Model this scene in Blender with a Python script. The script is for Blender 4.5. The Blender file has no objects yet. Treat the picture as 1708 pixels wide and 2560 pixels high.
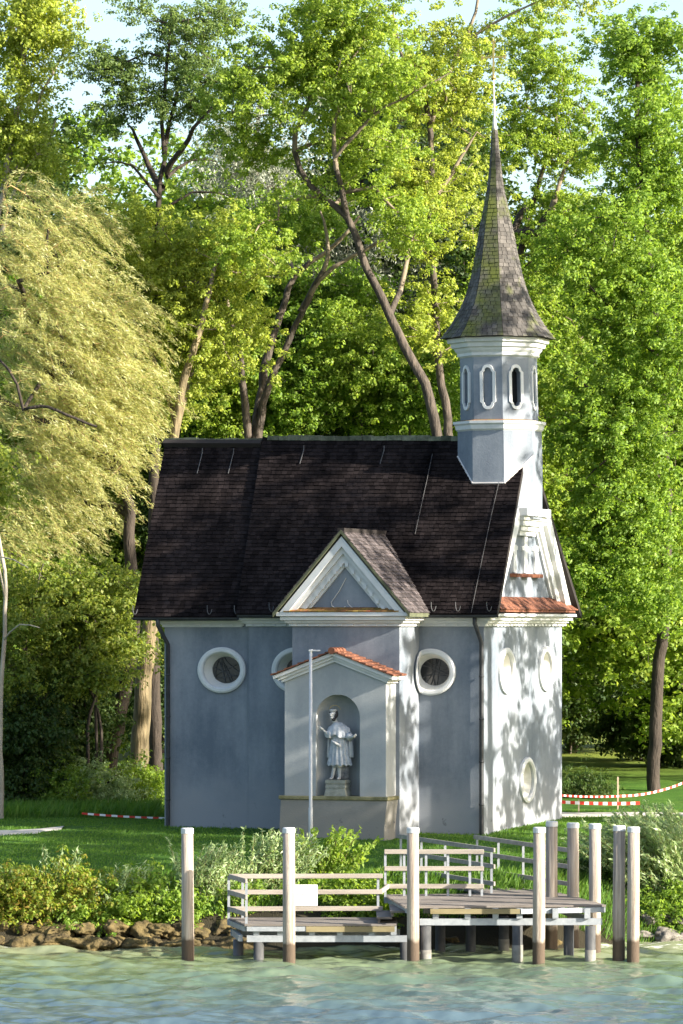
import bpy, bmesh, math, random
import numpy as np
from mathutils import Vector, Matrix, noise as mnoise

R = math.radians
scene = bpy.context.scene
COL = scene.collection
random.seed(7)

# ------------------------------------------------------------------ camera, sky, sun, exposure
F, CX, HY, CAMZ = 10500.0, 854.0, 1560.0, 8.05       # focal length in photo pixels, centre column, horizon row, eye height
cam = bpy.data.cameras.new("camera")
cam.sensor_fit = 'VERTICAL'
cam.sensor_height = 24.0
cam.lens = F / 2560 * 24.0
cam.shift_y = (HY - 1280) / 2560
cam.clip_start, cam.clip_end = 1.0, 5000
camo = bpy.data.objects.new("camera", cam)
camo.location = (0, 0, CAMZ)
camo.rotation_euler = (R(90), 0, 0)
COL.objects.link(camo)
scene.camera = camo

SUN_AZ, SUN_EL = 25.5, 23.0                            # degrees from +X towards the viewer; elevation
S = Vector((math.cos(R(SUN_EL)) * math.cos(R(SUN_AZ)), -math.cos(R(SUN_EL)) * math.sin(R(SUN_AZ)), math.sin(R(SUN_EL))))
world = bpy.data.worlds.new("World")
scene.world = world
world.use_nodes = True
wn = world.node_tree
bg = wn.nodes["Background"]
sky = wn.nodes.new("ShaderNodeTexSky")
sky.sky_type = 'NISHITA'
sky.sun_disc = False
sky.sun_elevation = R(SUN_EL)
sky.sun_rotation = math.atan2(S.x, S.y)
sky.air_density, sky.dust_density, sky.ozone_density = 1.0, 2.0, 1.5
wn.links.new(sky.outputs[0], bg.inputs[0])
bg.inputs[1].default_value = 0.105
sl = bpy.data.lights.new("sun", 'SUN')
sl.energy, sl.angle, sl.color = 5.0, R(0.5), (1.0, 0.925, 0.80)
so = bpy.data.objects.new("sun", sl)
so.rotation_euler = (-S).to_track_quat('-Z', 'Y').to_euler()
COL.objects.link(so)
scene.view_settings.view_transform = 'Standard'
scene.view_settings.look = 'None'
scene.view_settings.gamma = 1.0
scene.view_settings.exposure = 1.72
scene.cycles.max_bounces = 6
scene.cycles.diffuse_bounces = 3
scene.cycles.transmission_bounces = 4

# ------------------------------------------------------------------ places
def at(px, py, Y):                                     # photo pixel + distance -> point
    return Vector(((px - CX) * Y / F, Y, CAMZ - (py - HY) * Y / F))

_gy = [-400, 60, 98, 103.6, 104.8, 105.8, 107.6, 112, 116, 120, 128, 144, 190, 260, 400, 900, 3000]
_gz = [-5, -3, -1.6, -.45, .25, .8, 1.42, 1.85, 2.06, 2.18, 2.26, 2.4, 3.0, 5, 12, 35, 60]
def gz(X, Y):
    X = np.asarray(X, float); Y = np.asarray(Y, float)
    sh = 2.0 / (1 + np.exp(-(X - 6.3) * 1.6)) + .25 * np.sin(X * .9) + .15 * np.sin(X * 2.3 + 1)
    sh = sh - 14.0 / (1 + np.exp(-(X - 14.5) * 1.2))
    w = np.clip((118 - Y) / 10, 0, 1)
    return np.interp(Y - sh * w, _gy, _gz)
def G(X, Y): return float(gz(X, Y))

TH = R(19.5)
CT, ST = math.cos(TH), math.sin(TH)
C0 = Vector((4.0, 118.0, 2.18))                        # chapel corner nearest the viewer
def fx(px, y):                                         # chapel frame: x of a pixel column on the plane y
    k = (px - CX) / F
    return (k * (C0.y + y * CT) - C0.x - y * ST) / (CT + k * ST)
def gy(px, x):                                         # chapel frame: y of a pixel column on the plane x
    k = (px - CX) / F
    return (k * (C0.y - x * ST) - C0.x - x * CT) / (ST - k * CT)
def fz(py, x, y):                                      # chapel frame: height of a pixel row at (x, y)
    return CAMZ - (py - HY) * (C0.y - x * ST + y * CT) / F - C0.z
def cw(x, y, z): return Vector((C0.x + x * CT + y * ST, C0.y - x * ST + y * CT, C0.z + z))

# ------------------------------------------------------------------ materials
def _mat(name):
    m = bpy.data.materials.new(name); m.use_nodes = True
    nt = m.node_tree
    return m, nt, nt.nodes["Principled BSDF"], nt.nodes.new, nt.links.new

def surf(name, c1, c2, rough=.8, scale=3.0, detail=6, bump=0.0, bscale=40.0, island=0.0, spec=.3, metal=0.0, stretch=(1, 1, 1), bdist=.02):
    """mottled surface: two real colours of the material mixed by noise, optional per-piece variation and relief"""
    m, nt, b, N, L = _mat(name)
    tc = N("ShaderNodeTexCoord"); mp = N("ShaderNodeMapping"); mp.inputs["Scale"].default_value = stretch
    L(tc.outputs["Object"], mp.inputs[0])
    n = N("ShaderNodeTexNoise"); n.inputs["Scale"].default_value = scale; n.inputs["Detail"].default_value = detail
    n.inputs["Roughness"].default_value = .65
    L(mp.outputs[0], n.inputs[0])
    r = N("ShaderNodeValToRGB"); r.color_ramp.elements[0].position = .3; r.color_ramp.elements[1].position = .7
    r.color_ramp.elements[0].color = (*c1, 1); r.color_ramp.elements[1].color = (*c2, 1)
    L(n.outputs[0], r.inputs[0])
    out = r.outputs[0]
    if island:
        g = N("ShaderNodeNewGeometry"); h = N("ShaderNodeHueSaturation")
        mr = N("ShaderNodeMapRange"); mr.inputs[3].default_value = 1 - island; mr.inputs[4].default_value = 1 + island
        L(g.outputs["Random Per Island"], mr.inputs[0]); L(mr.outputs[0], h.inputs["Value"]); L(out, h.inputs["Color"])
        out = h.outputs[0]
    L(out, b.inputs["Base Color"])
    b.inputs["Roughness"].default_value = rough
    b.inputs["Metallic"].default_value = metal
    b.inputs["Specular IOR Level"].default_value = spec
    if bump:
        n2 = N("ShaderNodeTexNoise"); n2.inputs["Scale"].default_value = bscale; n2.inputs["Detail"].default_value = 5
        L(mp.outputs[0], n2.inputs[0])
        bp = N("ShaderNodeBump"); bp.inputs["Strength"].default_value = bump; bp.inputs["Distance"].default_value = bdist
        L(n2.outputs[0], bp.inputs["Height"]); L(bp.outputs[0], b.inputs["Normal"])
    return m

def leafmat(name, cols, trans=.45, gloss=.025, rough=.6, patch=.25):
    """leaf: diffuse + translucent + a little sheen; colour varies leaf by leaf and in patches"""
    m = bpy.data.materials.new(name); m.use_nodes = True
    nt = m.node_tree; nt.nodes.remove(nt.nodes["Principled BSDF"])
    N, L = nt.nodes.new, nt.links.new
    out = nt.nodes["Material Output"]
    g = N("ShaderNodeNewGeometry"); r = N("ShaderNodeValToRGB")
    while len(r.color_ramp.elements) < len(cols): r.color_ramp.elements.new(.5)
    for i, c in enumerate(cols):
        r.color_ramp.elements[i].position = i / (len(cols) - 1); r.color_ramp.elements[i].color = (*c, 1)
    tc = N("ShaderNodeTexCoord"); n = N("ShaderNodeTexNoise"); n.inputs["Scale"].default_value = .55; n.inputs["Detail"].default_value = 3
    L(tc.outputs["Object"], n.inputs[0])
    mx = N("ShaderNodeMix"); mx.inputs[0].default_value = .45
    L(g.outputs["Random Per Island"], mx.inputs[2]); L(n.outputs[0], mx.inputs[3])
    L(mx.outputs[0], r.inputs[0])
    d = N("ShaderNodeBsdfDiffuse"); t = N("ShaderNodeBsdfTranslucent"); gl = N("ShaderNodeBsdfGlossy")
    gl.inputs["Roughness"].default_value = rough
    L(r.outputs[0], d.inputs[0])
    hs = N("ShaderNodeHueSaturation"); hs.inputs["Hue"].default_value = .487; hs.inputs["Saturation"].default_value = 1.05; hs.inputs["Value"].default_value = 1.45
    L(r.outputs[0], hs.inputs["Color"]); L(hs.outputs[0], t.inputs[0])
    m1 = N("ShaderNodeMixShader"); m1.inputs[0].default_value = trans
    L(d.outputs[0], m1.inputs[1]); L(t.outputs[0], m1.inputs[2])
    m2 = N("ShaderNodeMixShader"); m2.inputs[0].default_value = gloss
    L(m1.outputs[0], m2.inputs[1]); L(gl.outputs[0], m2.inputs[2])
    L(m2.outputs[0], out.inputs[0])
    return m

def stucco(name, c1, c2, damp, dampz=.9, stain=(.03, .035, .05)):
    """lime plaster with broad weathering, fine grain and damp, flaking patches near the foot"""
    m, nt, b, N, L = _mat(name)
    tc = N("ShaderNodeTexCoord")
    n = N("ShaderNodeTexNoise"); n.inputs["Scale"].default_value = .55; n.inputs["Detail"].default_value = 7; n.inputs["Roughness"].default_value = .6
    mp = N("ShaderNodeMapping"); mp.inputs["Scale"].default_value = (1, 1, .55)
    L(tc.outputs["Object"], mp.inputs[0]); L(mp.outputs[0], n.inputs[0])
    r = N("ShaderNodeValToRGB"); r.color_ramp.elements[0].position = .34; r.color_ramp.elements[1].position = .66
    r.color_ramp.elements[0].color = (*c1, 1); r.color_ramp.elements[1].color = (*c2, 1)
    ms = N("ShaderNodeMapping"); ms.inputs["Scale"].default_value = (2.4, 2.4, .16); L(tc.outputs["Object"], ms.inputs[0])
    nk = N("ShaderNodeTexNoise"); nk.inputs["Scale"].default_value = 1.3; nk.inputs["Detail"].default_value = 8; nk.inputs["Roughness"].default_value = .7; L(ms.outputs[0], nk.inputs[0])
    ng = N("ShaderNodeTexNoise"); ng.inputs["Scale"].default_value = 9; ng.inputs["Detail"].default_value = 9; ng.inputs["Roughness"].default_value = .8; L(tc.outputs["Object"], ng.inputs[0])
    m0 = N("ShaderNodeMath"); m0.operation = 'MULTIPLY_ADD'; m0.inputs[1].default_value = .24; L(nk.outputs[0], m0.inputs[0]); L(n.outputs[0], m0.inputs[2])
    m9 = N("ShaderNodeMath"); m9.operation = 'MULTIPLY_ADD'; m9.inputs[1].default_value = .30; L(ng.outputs[0], m9.inputs[0]); L(m0.outputs[0], m9.inputs[2])
    m8 = N("ShaderNodeMath"); m8.operation = 'SUBTRACT'; m8.inputs[1].default_value = .27; L(m9.outputs[0], m8.inputs[0])
    L(m8.outputs[0], r.inputs[0])
    sp = N("ShaderNodeSeparateXYZ"); L(tc.outputs["Object"], sp.inputs[0])
    n3 = N("ShaderNodeTexNoise"); n3.inputs["Scale"].default_value = 1.6; n3.inputs["Detail"].default_value = 6
    L(tc.outputs["Object"], n3.inputs[0])
    ad = N("ShaderNodeMath"); ad.operation = 'MULTIPLY_ADD'; ad.inputs[1].default_value = -1.6; L(n3.outputs[0], ad.inputs[0]); L(sp.outputs[2], ad.inputs[2])
    mr = N("ShaderNodeMapRange"); mr.inputs[1].default_value = dampz; mr.inputs[2].default_value = dampz - 1.1
    L(ad.outputs[0], mr.inputs[0])
    mx = N("ShaderNodeMix"); mx.data_type = 'RGBA'; mx.inputs[7].default_value = (*damp, 1)
    L(mr.outputs[0], mx.inputs[0]); L(r.outputs[0], mx.inputs[6])
    # dark flaked blotches low down
    n4 = N("ShaderNodeTexNoise"); n4.inputs["Scale"].default_value = 2.3; n4.inputs["Detail"].default_value = 8; n4.inputs["Roughness"].default_value = .7
    L(tc.outputs["Object"], n4.inputs[0])
    r4 = N("ShaderNodeMapRange"); r4.inputs[1].default_value = .62; r4.inputs[2].default_value = .70; L(n4.outputs[0], r4.inputs[0])
    rz = N("ShaderNodeMapRange"); rz.inputs[1].default_value = 1.0; rz.inputs[2].default_value = .3; L(sp.outputs[2], rz.inputs[0])
    mu = N("ShaderNodeMath"); mu.operation = 'MULTIPLY'; L(r4.outputs[0], mu.inputs[0]); L(rz.outputs[0], mu.inputs[1])
    mx2 = N("ShaderNodeMix"); mx2.data_type = 'RGBA'; mx2.inputs[7].default_value = (*stain, 1)
    L(mu.outputs[0], mx2.inputs[0]); L(mx.outputs[2], mx2.inputs[6])
    L(mx2.outputs[2], b.inputs["Base Color"])
    b.inputs["Roughness"].default_value = .95; b.inputs["Specular IOR Level"].default_value = .1
    n2 = N("ShaderNodeTexNoise"); n2.inputs["Scale"].default_value = 26; n2.inputs["Detail"].default_value = 6
    L(tc.outputs["Object"], n2.inputs[0])
    bp = N("ShaderNodeBump"); bp.inputs["Strength"].default_value = .35; bp.inputs["Distance"].default_value = .012
    L(n2.outputs[0], bp.inputs["Height"]); L(bp.outputs[0], b.inputs["Normal"])
    return m

M = {}
M['stucco'] = stucco("grey_blue_plaster", (.132, .156, .188), (.262, .284, .312), (.25, .262, .28))
M['stucco_pale'] = stucco("pale_grey_plaster", (.28, .30, .31), (.40, .41, .41), (.34, .34, .32))
M['stucco_plinth'] = stucco("rough_plinth_plaster", (.20, .195, .175), (.34, .33, .30), (.22, .21, .19))
M['white'] = surf("white_lime_paint", (.52, .53, .53), (.64, .64, .63), .85, 2.5, bump=.15, bscale=30)
M['reveal'] = surf("cream_reveal_paint", (.66, .64, .58), (.78, .76, .70), .85, 2.5)
M['shingle'] = surf("dark_wood_shingles", (.0042, .0037, .0042), (.025, .0195, .019), .95, .9, spec=.02, island=.36, bump=.4, bscale=30, stretch=(1, .3, .3))
M['underlay'] = surf("roof_boards", (.020, .016, .015), (.03, .025, .022), .9, 3)
M['terracotta'] = surf("terracotta_tiles", (.105, .042, .028), (.21, .085, .045), .9, 5, island=.35, bump=.3)
M['terracotta_moss'] = surf("mossy_terracotta", (.22, .07, .04), (.22, .17, .03), .85, 4, island=.3)
M['dark_metal'] = surf("dark_sheet_metal", (.018, .02, .024), (.04, .042, .045), .55, 6, spec=.4)
M['glass'] = surf("old_window_glass", (.012, .014, .016), (.03, .032, .033), .18, 8, spec=.5, bump=.25, bscale=14)
M['lead'] = surf("lead_cames", (.04, .042, .045), (.08, .08, .08), .6, 9)
M['belfry_shade'] = surf("painted_belfry_shade", (.008, .008, .009), (.012, .012, .012), .9, 5)
M['gold'] = surf("gilded_metal", (.60, .40, .10), (.75, .55, .20), .35, 8, metal=.9)
M['tip'] = surf("bare_zinc", (.55, .50, .46), (.70, .66, .62), .45, 8, metal=.3)
M['stone'] = surf("statue_limestone", (.36, .37, .375), (.50, .50, .49), .85, 7, bump=.3, bscale=30)
M['robe'] = surf("painted_white_robe", (.26, .285, .315), (.52, .54, .56), .85, 7, bump=.2, bscale=25)
M['cassock'] = surf("weathered_dark_cassock", (.07, .07, .075), (.26, .26, .26), .85, 9)
M['hair'] = surf("dark_painted_hair", (.022, .022, .026), (.05, .05, .055), .8, 12)
M['pedestal'] = surf("lichen_pedestal", (.17, .175, .14), (.30, .31, .27), .9, 6, bump=.4)
M['slab'] = surf("mossy_slab", (.10, .10, .045), (.30, .27, .15), .9, 3.5, bump=.5)
M['galv'] = surf("galvanised_steel", (.24, .26, .28), (.36, .38, .40), .5, 7, metal=.25, spec=.4)
M['hook'] = surf('dull_zinc', (.05, .05, .053), (.12, .12, .12), .7, 7)
M['pile'] = surf("wet_dark_pile", (.045, .047, .048), (.10, .10, .10), .5, 6, stretch=(1, 1, .4))
M['pilewrap'] = surf("pale_pile_sleeve", (.13, .125, .11), (.24, .23, .20), .7, 6)
M['plank'] = surf("grey_weathered_planks", (.10, .088, .078), (.205, .18, .16), .85, 2.2, island=.25, bump=.4, bscale=26, stretch=(.25, 3, 3))
M['rail'] = surf("weathered_rail_wood", (.19, .165, .14), (.33, .295, .25), .8, 2.5, island=.12, bump=.3, bscale=24, stretch=(.2, 3, 3))
M['fascia'] = surf("algae_stained_timber", (.15, .12, .06), (.26, .22, .125), .85, 2.5, stretch=(.3, 2, 2))
M['lamp'] = surf("white_lamp_coat", (.46, .47, .48), (.58, .58, .58), .45, 6)
M['sign'] = surf("white_enamel_board", (.66, .66, .66), (.74, .74, .74), .4, 5)
M['ink'] = surf("faded_grey_lettering", (.20, .20, .21), (.30, .30, .30), .8, 5)
M['tapered'] = surf("red_tape", (.55, .03, .02), (.65, .05, .03), .5, 5)
M['tapewhite'] = surf("white_tape", (.78, .78, .76), (.84, .84, .82), .5, 5)
M['stake'] = surf("pale_wooden_stake", (.34, .26, .18), (.48, .39, .29), .8, 6)
M['rock'] = surf("ochre_algae_boulders", (.022, .017, .010), (.17, .125, .045), .85, 3.2, bump=1.0, bscale=9, island=.2, bdist=.06)
M['rockgrey'] = surf("grey_bank_stones", (.09, .08, .07), (.24, .22, .19), .9, 2.6, bump=.9, bscale=9, island=.2, bdist=.06)
M['bark'] = surf("grey_brown_bark", (.016, .014, .012), (.125, .10, .078), .9, 5.5, bump=1.0, bscale=16, stretch=(1, 1, .25), bdist=.05)
M['bark_limb'] = surf('tan_limb_bark', (.10, .08, .055), (.26, .21, .15), .9, 3.2, bump=.7, bscale=16, stretch=(1, 1, .3), bdist=.03)
M['bark_dark'] = surf("dark_bark", (.022, .018, .015), (.065, .050, .038), .9, 3.2, bump=1.0, bscale=16, stretch=(1, 1, .25), bdist=.05)
M['bark_pale'] = surf("pale_bark", (.26, .22, .17), (.42, .37, .29), .9, 3.2, bump=.7, bscale=16, stretch=(1, 1, .4), bdist=.04)
M['bark_oak'] = surf("furrowed_mossy_bark", (.06, .05, .028), (.27, .21, .12), .9, 5, bump=1.0, bscale=12, stretch=(1, 1, .18), bdist=.08)
M['path'] = surf("pale_gravel", (.42, .38, .32), (.58, .54, .47), .95, 2, bump=.5, bscale=40)

M['maple'] = leafmat("maple_leaves", [(.09, .165, .016), (.235, .345, .04), (.40, .48, .10)], .52)
M['maple_y'] = leafmat("yellow_green_leaves", [(.13, .19, .02), (.32, .395, .055), (.50, .54, .14)], .52)
M['alder'] = leafmat("dark_small_leaves", [(.05, .10, .026), (.135, .21, .05), (.29, .36, .11)], .5)
M['willow'] = leafmat("silver_willow_leaves", [(.21, .27, .075), (.44, .455, .15), (.63, .60, .30)], .55, .05, .5)
M['silver'] = leafmat("silver_grey_leaves", [(.17, .20, .13), (.26, .29, .20), (.36, .38, .28)], .35, .1)
M['lush'] = leafmat("bright_green_leaves", [(.065, .145, .016), (.185, .305, .035), (.35, .46, .085)], .52)
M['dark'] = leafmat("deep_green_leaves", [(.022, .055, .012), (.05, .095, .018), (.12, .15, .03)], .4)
M['olive'] = leafmat("olive_hedgerow_leaves", [(.08, .14, .02), (.21, .28, .04), (.40, .40, .10)], .52)
M['shrub'] = leafmat("fresh_shrub_leaves", [(.10, .19, .018), (.21, .32, .035), (.32, .42, .07)], .55)
M['rust'] = leafmat("rusty_tinged_leaves", [(.10, .18, .018), (.22, .30, .035), (.38, .20, .05)], .5)
M['osier'] = leafmat("pale_osier_leaves", [(.14, .24, .06), (.28, .39, .13), (.46, .52, .27)], .5, .08)
M['grassblade'] = leafmat("grass_blades", [(.045, .12, .011), (.09, .20, .019), (.17, .26, .04)], .5)

# ------------------------------------------------------------------ mesh builder
class MB:
    def __init__(s): s.v, s.f, s.m = [], [], []
    def add(s, v, f, mi=0):
        o = len(s.v); s.v += [tuple(p) for p in v]; s.f += [tuple(i + o for i in q) for q in f]; s.m += [mi] * len(f)
    def box(s, a, b, mi=0):
        x0, y0, z0 = a; x1, y1, z1 = b
        s.add([(x0, y0, z0), (x1, y0, z0), (x1, y1, z0), (x0, y1, z0), (x0, y0, z1), (x1, y0, z1), (x1, y1, z1), (x0, y1, z1)],
              [(0, 3, 2, 1), (4, 5, 6, 7), (0, 1, 5, 4), (1, 2, 6, 5), (2, 3, 7, 6), (3, 0, 4, 7)], mi)
    def prism(s, poly, d, mi=0):                       # closed outline (3-D points) swept along vector d
        n = len(poly); d = Vector(d); p = [Vector(q) for q in poly]
        s.add(p + [q + d for q in p], [tuple(range(n - 1, -1, -1)), tuple(range(n, 2 * n))] + [(i, (i + 1) % n, n + (i + 1) % n, n + i) for i in range(n)], mi)
    def tube(s, pts, rad, n=8, mi=0, caps=True):
        pts = [Vector(p) for p in pts]
        if not hasattr(rad, '__len__'): rad = [rad] * len(pts)
        rings = []
        for i, p in enumerate(pts):
            d = (pts[min(i + 1, len(pts) - 1)] - pts[max(i - 1, 0)]).normalized()
            a = d.cross(Vector((.31, .87, .38)) if abs(d.dot(Vector((.31, .87, .38)))) < .95 else Vector((1, 0, 0))).normalized(); b = d.cross(a)
            rings.append([p + (a * math.cos(t) + b * math.sin(t)) * rad[i] for t in [2 * math.pi * k / n for k in range(n)]])
        v = [q for r in rings for q in r]
        f = [(i * n + k, i * n + (k + 1) % n, (i + 1) * n + (k + 1) % n, (i + 1) * n + k) for i in range(len(pts) - 1) for k in range(n)]
        if caps: f += [tuple(range(n - 1, -1, -1)), tuple(range((len(pts) - 1) * n, len(pts) * n))]
        s.add(v, f, mi)
    def beam(s, a, b, w, h, mi=0):                     # rectangular bar from a to b: w across, h in height
        a, b = Vector(a), Vector(b); d = (b - a).normalized()
        sd = d.cross(Vector((0, 0, 1)));  sd = sd.normalized() if sd.length > 1e-4 else Vector((1, 0, 0)); up = sd.cross(d)
        q = [sd * (w / 2 * i) + up * (h / 2 * j) for i, j in ((-1, -1), (1, -1), (1, 1), (-1, 1))]
        s.add([a + k for k in q] + [b + k for k in q], [(3, 2, 1, 0), (4, 5, 6, 7)] + [(i, (i + 1) % 4, 4 + (i + 1) % 4, 4 + i) for i in range(4)], mi)
    def loft(s, rings, mi=0, caps=True):
        n = len(rings[0]); v = [q for r in rings for q in r]
        f = [(i * n + k, i * n + (k + 1) % n, (i + 1) * n + (k + 1) % n, (i + 1) * n + k) for i in range(len(rings) - 1) for k in range(n)]
        if caps: f += [tuple(range(n - 1, -1, -1)), tuple(range((len(rings) - 1) * n, len(rings) * n))]
        s.add(v, f, mi)
    def sphere(s, c, r, mi=0, nu=14, nv=9):
        if not hasattr(r, '__len__'): r = (r, r, r)
        rings = [[(c[0] + r[0] * math.sin(math.pi * j / nv) * math.cos(2 * math.pi * i / nu), c[1] + r[1] * math.sin(math.pi * j / nv) * math.sin(2 * math.pi * i / nu),
                   c[2] - r[2] * math.cos(math.pi * j / nv)) for i in range(nu)] for j in range(1, nv)]
        s.loft(rings, mi)
    def build(s, name, mats, parent=None, origin=(0, 0, 0), smooth=False, bevel=0):
        me = bpy.data.meshes.new(name); ox, oy, oz = origin
        me.from_pydata([(x - ox, y - oy, z - oz) for x, y, z in s.v], [], s.f)
        for m in (mats if isinstance(mats, (list, tuple)) else [mats]): me.materials.append(m)
        me.polygons.foreach_set("material_index", s.m)
        if smooth: me.polygons.foreach_set("use_smooth", [True] * len(s.f))
        bm = bmesh.new(); bm.from_mesh(me); bmesh.ops.recalc_face_normals(bm, faces=bm.faces)
        if bevel: bmesh.ops.bevel(bm, geom=bm.edges[:], offset=bevel, segments=1, affect='EDGES', clamp_overlap=True)
        bm.to_mesh(me); bm.free()
        o = bpy.data.objects.new(name, me); COL.objects.link(o)
        if parent: o.parent = parent
        return o

def npmesh(name, V, Fq, mats, parent=None, smooth=False, mi=None):
    """mesh from numpy arrays: V (n,3), Fq (m,4)"""
    me = bpy.data.meshes.new(name)
    V = np.ascontiguousarray(V, dtype=np.float32); Fq = np.ascontiguousarray(Fq, dtype=np.int32); k = Fq.shape[1]
    me.vertices.add(len(V)); me.vertices.foreach_set("co", V.ravel())
    me.loops.add(Fq.size); me.loops.foreach_set("vertex_index", Fq.ravel())
    me.polygons.add(len(Fq)); me.polygons.foreach_set("loop_start", np.arange(0, Fq.size, k, dtype=np.int32))
    if smooth: me.polygons.foreach_set("use_smooth", np.ones(len(Fq), bool))
    for m in (mats if isinstance(mats, (list, tuple)) else [mats]): me.materials.append(m)
    if mi is not None: me.polygons.foreach_set("material_index", np.ascontiguousarray(mi, dtype=np.int32))
    me.update(calc_edges=True)
    o = bpy.data.objects.new(name, me); COL.objects.link(o)
    if parent: o.parent = parent
    return o

def tag(o, label, cat, group=None):
    o['label'] = label; o['category'] = cat
    if group: o['group'] = group
    return o
def struct(o, kind='structure'): o['kind'] = kind; return o
def empty(name, loc, rz=0.0):
    o = bpy.data.objects.new(name, None); o.location = loc; o.rotation_euler = (0, 0, rz); o.empty_display_size = .3
    COL.objects.link(o); return o
def copy_tree(o, parent=None):
    c = o.copy(); COL.objects.link(c)
    if parent: c.parent = parent
    for ch in [k for k in o.children]: copy_tree(ch, c)
    return c
def carve(o, cutters, op='DIFFERENCE'):                # cut openings, keep only the resulting mesh
    for i, c in enumerate(cutters):
        m = o.modifiers.new("cut%d" % i, 'BOOLEAN'); m.operation = op; m.object = c; m.solver = 'EXACT'
    bpy.context.view_layer.update(); dg = bpy.context.evaluated_depsgraph_get(); dg.update()
    me = bpy.data.meshes.new_from_object(o.evaluated_get(dg))
    o.modifiers.clear(); o.data = me
    for c in cutters: bpy.data.objects.remove(c)
def ell(cx, cz, a, b, n=48): return [(cx + a * math.cos(2 * math.pi * i / n), cz + b * math.sin(2 * math.pi * i / n)) for i in range(n)]

# ------------------------------------------------------------------ ground, paths, water
def lin(*seg):
    out = []
    for a, b, st in seg: out += list(np.arange(a, b, st))
    return np.array(out + [seg[-1][1]])
def sheet(name, xs, ys, zf, mat):
    X, Y = np.meshgrid(xs, ys); Z = zf(X, Y)
    V = np.stack([X, Y, Z], -1).reshape(-1, 3); nx, ny = len(xs), len(ys)
    i = np.arange(nx * ny).reshape(ny, nx)
    Fq = np.stack([i[:-1, :-1], i[:-1, 1:], i[1:, 1:], i[1:, :-1]], -1).reshape(-1, 4)
    return npmesh(name, V, Fq, mat, smooth=True)

def ground_mat():
    m, nt, b, N, L = _mat("lawn_and_bank")
    tc = N("ShaderNodeTexCoord")
    n = N("ShaderNodeTexNoise"); n.inputs["Scale"].default_value = .6; n.inputs["Detail"].default_value = 8; n.inputs["Roughness"].default_value = .7
    L(tc.outputs["Object"], n.inputs[0])
    r = N("ShaderNodeValToRGB"); e = r.color_ramp.elements; e[0].position = .3; e[1].position = .72
    e[0].color = (.034, .088, .010, 1); e[1].color = (.095, .165, .022, 1)
    x = e.new(.5); x.color = (.052, .125, .014, 1)
    L(n.outputs[0], r.inputs[0])
    n2 = N("ShaderNodeTexNoise"); n2.inputs["Scale"].default_value = 14; n2.inputs["Detail"].default_value = 6; L(tc.outputs["Object"], n2.inputs[0])
    h = N("ShaderNodeHueSaturation"); mr = N("ShaderNodeMapRange"); mr.inputs[1].default_value = .3; mr.inputs[2].default_value = .7; mr.inputs[3].default_value = .6; mr.inputs[4].default_value = 1.4
    L(n2.outputs[0], mr.inputs[0]); L(mr.outputs[0], h.inputs["Value"]); L(r.outputs[0], h.inputs["Color"])
    sp = N("ShaderNodeSeparateXYZ"); L(tc.outputs["Object"], sp.inputs[0])
    # earth below the planted edge of the bank
    ez = N("ShaderNodeMath"); ez.operation = 'MULTIPLY_ADD'; ez.inputs[1].default_value = .8; L(n2.outputs[0], ez.inputs[0]); L(sp.outputs[2], ez.inputs[2])
    em = N("ShaderNodeMapRange"); em.inputs[1].default_value = 1.75; em.inputs[2].default_value = 1.35; L(ez.outputs[0], em.inputs[0])
    mx = N("ShaderNodeMix"); mx.data_type = 'RGBA'; mx.inputs[7].default_value = (.035, .03, .018, 1)
    L(em.outputs[0], mx.inputs[0]); L(h.outputs[0], mx.inputs[6])
    # drier meadow far back
    dm = N("ShaderNodeMapRange"); dm.inputs[1].default_value = 146; dm.inputs[2].default_value = 170; dm.inputs[4].default_value = .7; L(sp.outputs[1], dm.inputs[0])
    mx2 = N("ShaderNodeMix"); mx2.data_type = 'RGBA'; mx2.inputs[7].default_value = (.19, .21, .035, 1)
    L(dm.outputs[0], mx2.inputs[0]); L(mx.outputs[2], mx2.inputs[6])
    L(mx2.outputs[2], b.inputs["Base Color"]); b.inputs["Roughness"].default_value = .9; b.inputs["Specular IOR Level"].default_value = .15
    n3 = N("ShaderNodeTexNoise"); n3.inputs["Scale"].default_value = 30; n3.inputs["Detail"].default_value = 4; L(tc.outputs["Object"], n3.inputs[0])
    bp = N("ShaderNodeBump"); bp.inputs["Strength"].default_value = .9; bp.inputs["Distance"].default_value = .06
    L(n3.outputs[0], bp.inputs["Height"]); L(bp.outputs[0], b.inputs["Normal"])
    return m
M['ground'] = ground_mat()
gx = lin((-900, -60, 60), (-60, -16, 2), (-16, 16, .2), (16, 60, 2), (60, 900, 60))
gyy = lin((-400, 60, 40), (60, 98, 3), (98, 126, .2), (126, 200, 1.0), (200, 400, 10), (400, 3000, 130))
def gzf(X, Y): return gz(X, Y) + .03 * np.sin(X * 1.7 + Y * 1.1) * np.sin(Y * 1.9 - X * .6) + .012 * np.sin(X * 5.1) * np.sin(Y * 6.3)
struct(sheet("ground", gx, gyy, gzf, M['ground']))

def strip_path(name, pts):                             # gravel strip following the ground
    V, Fq = [], []
    for x, y, w in pts:
        for k in range(5):
            yy = y + w * (k / 4 - .5); V.append((x, yy, float(gzf(np.array(x), np.array(yy))) + .03 + (.012 if 0 < k < 4 else -.03)))
    for i in range(len(pts) - 1):
        for k in range(4): a = i * 5 + k; Fq.append((a, a + 5, a + 6, a + 1))
    return struct(npmesh(name, np.array(V), np.array(Fq), M['path'], smooth=True))
strip_path("gravel_path", [(-17, 117.6, 1.9), (-15, 117.7, 1.9), (-13, 117.9, 1.9), (-11, 118.2, 1.9), (-9.6, 118.7, 1.9), (-8.6, 119.5, 1.8), (-8.0, 120.6, 1.6)])
strip_path("gravel_path", [(4 + .5 * i, 127.2 + .03 * i, 2.6) for i in range(40)])

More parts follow.
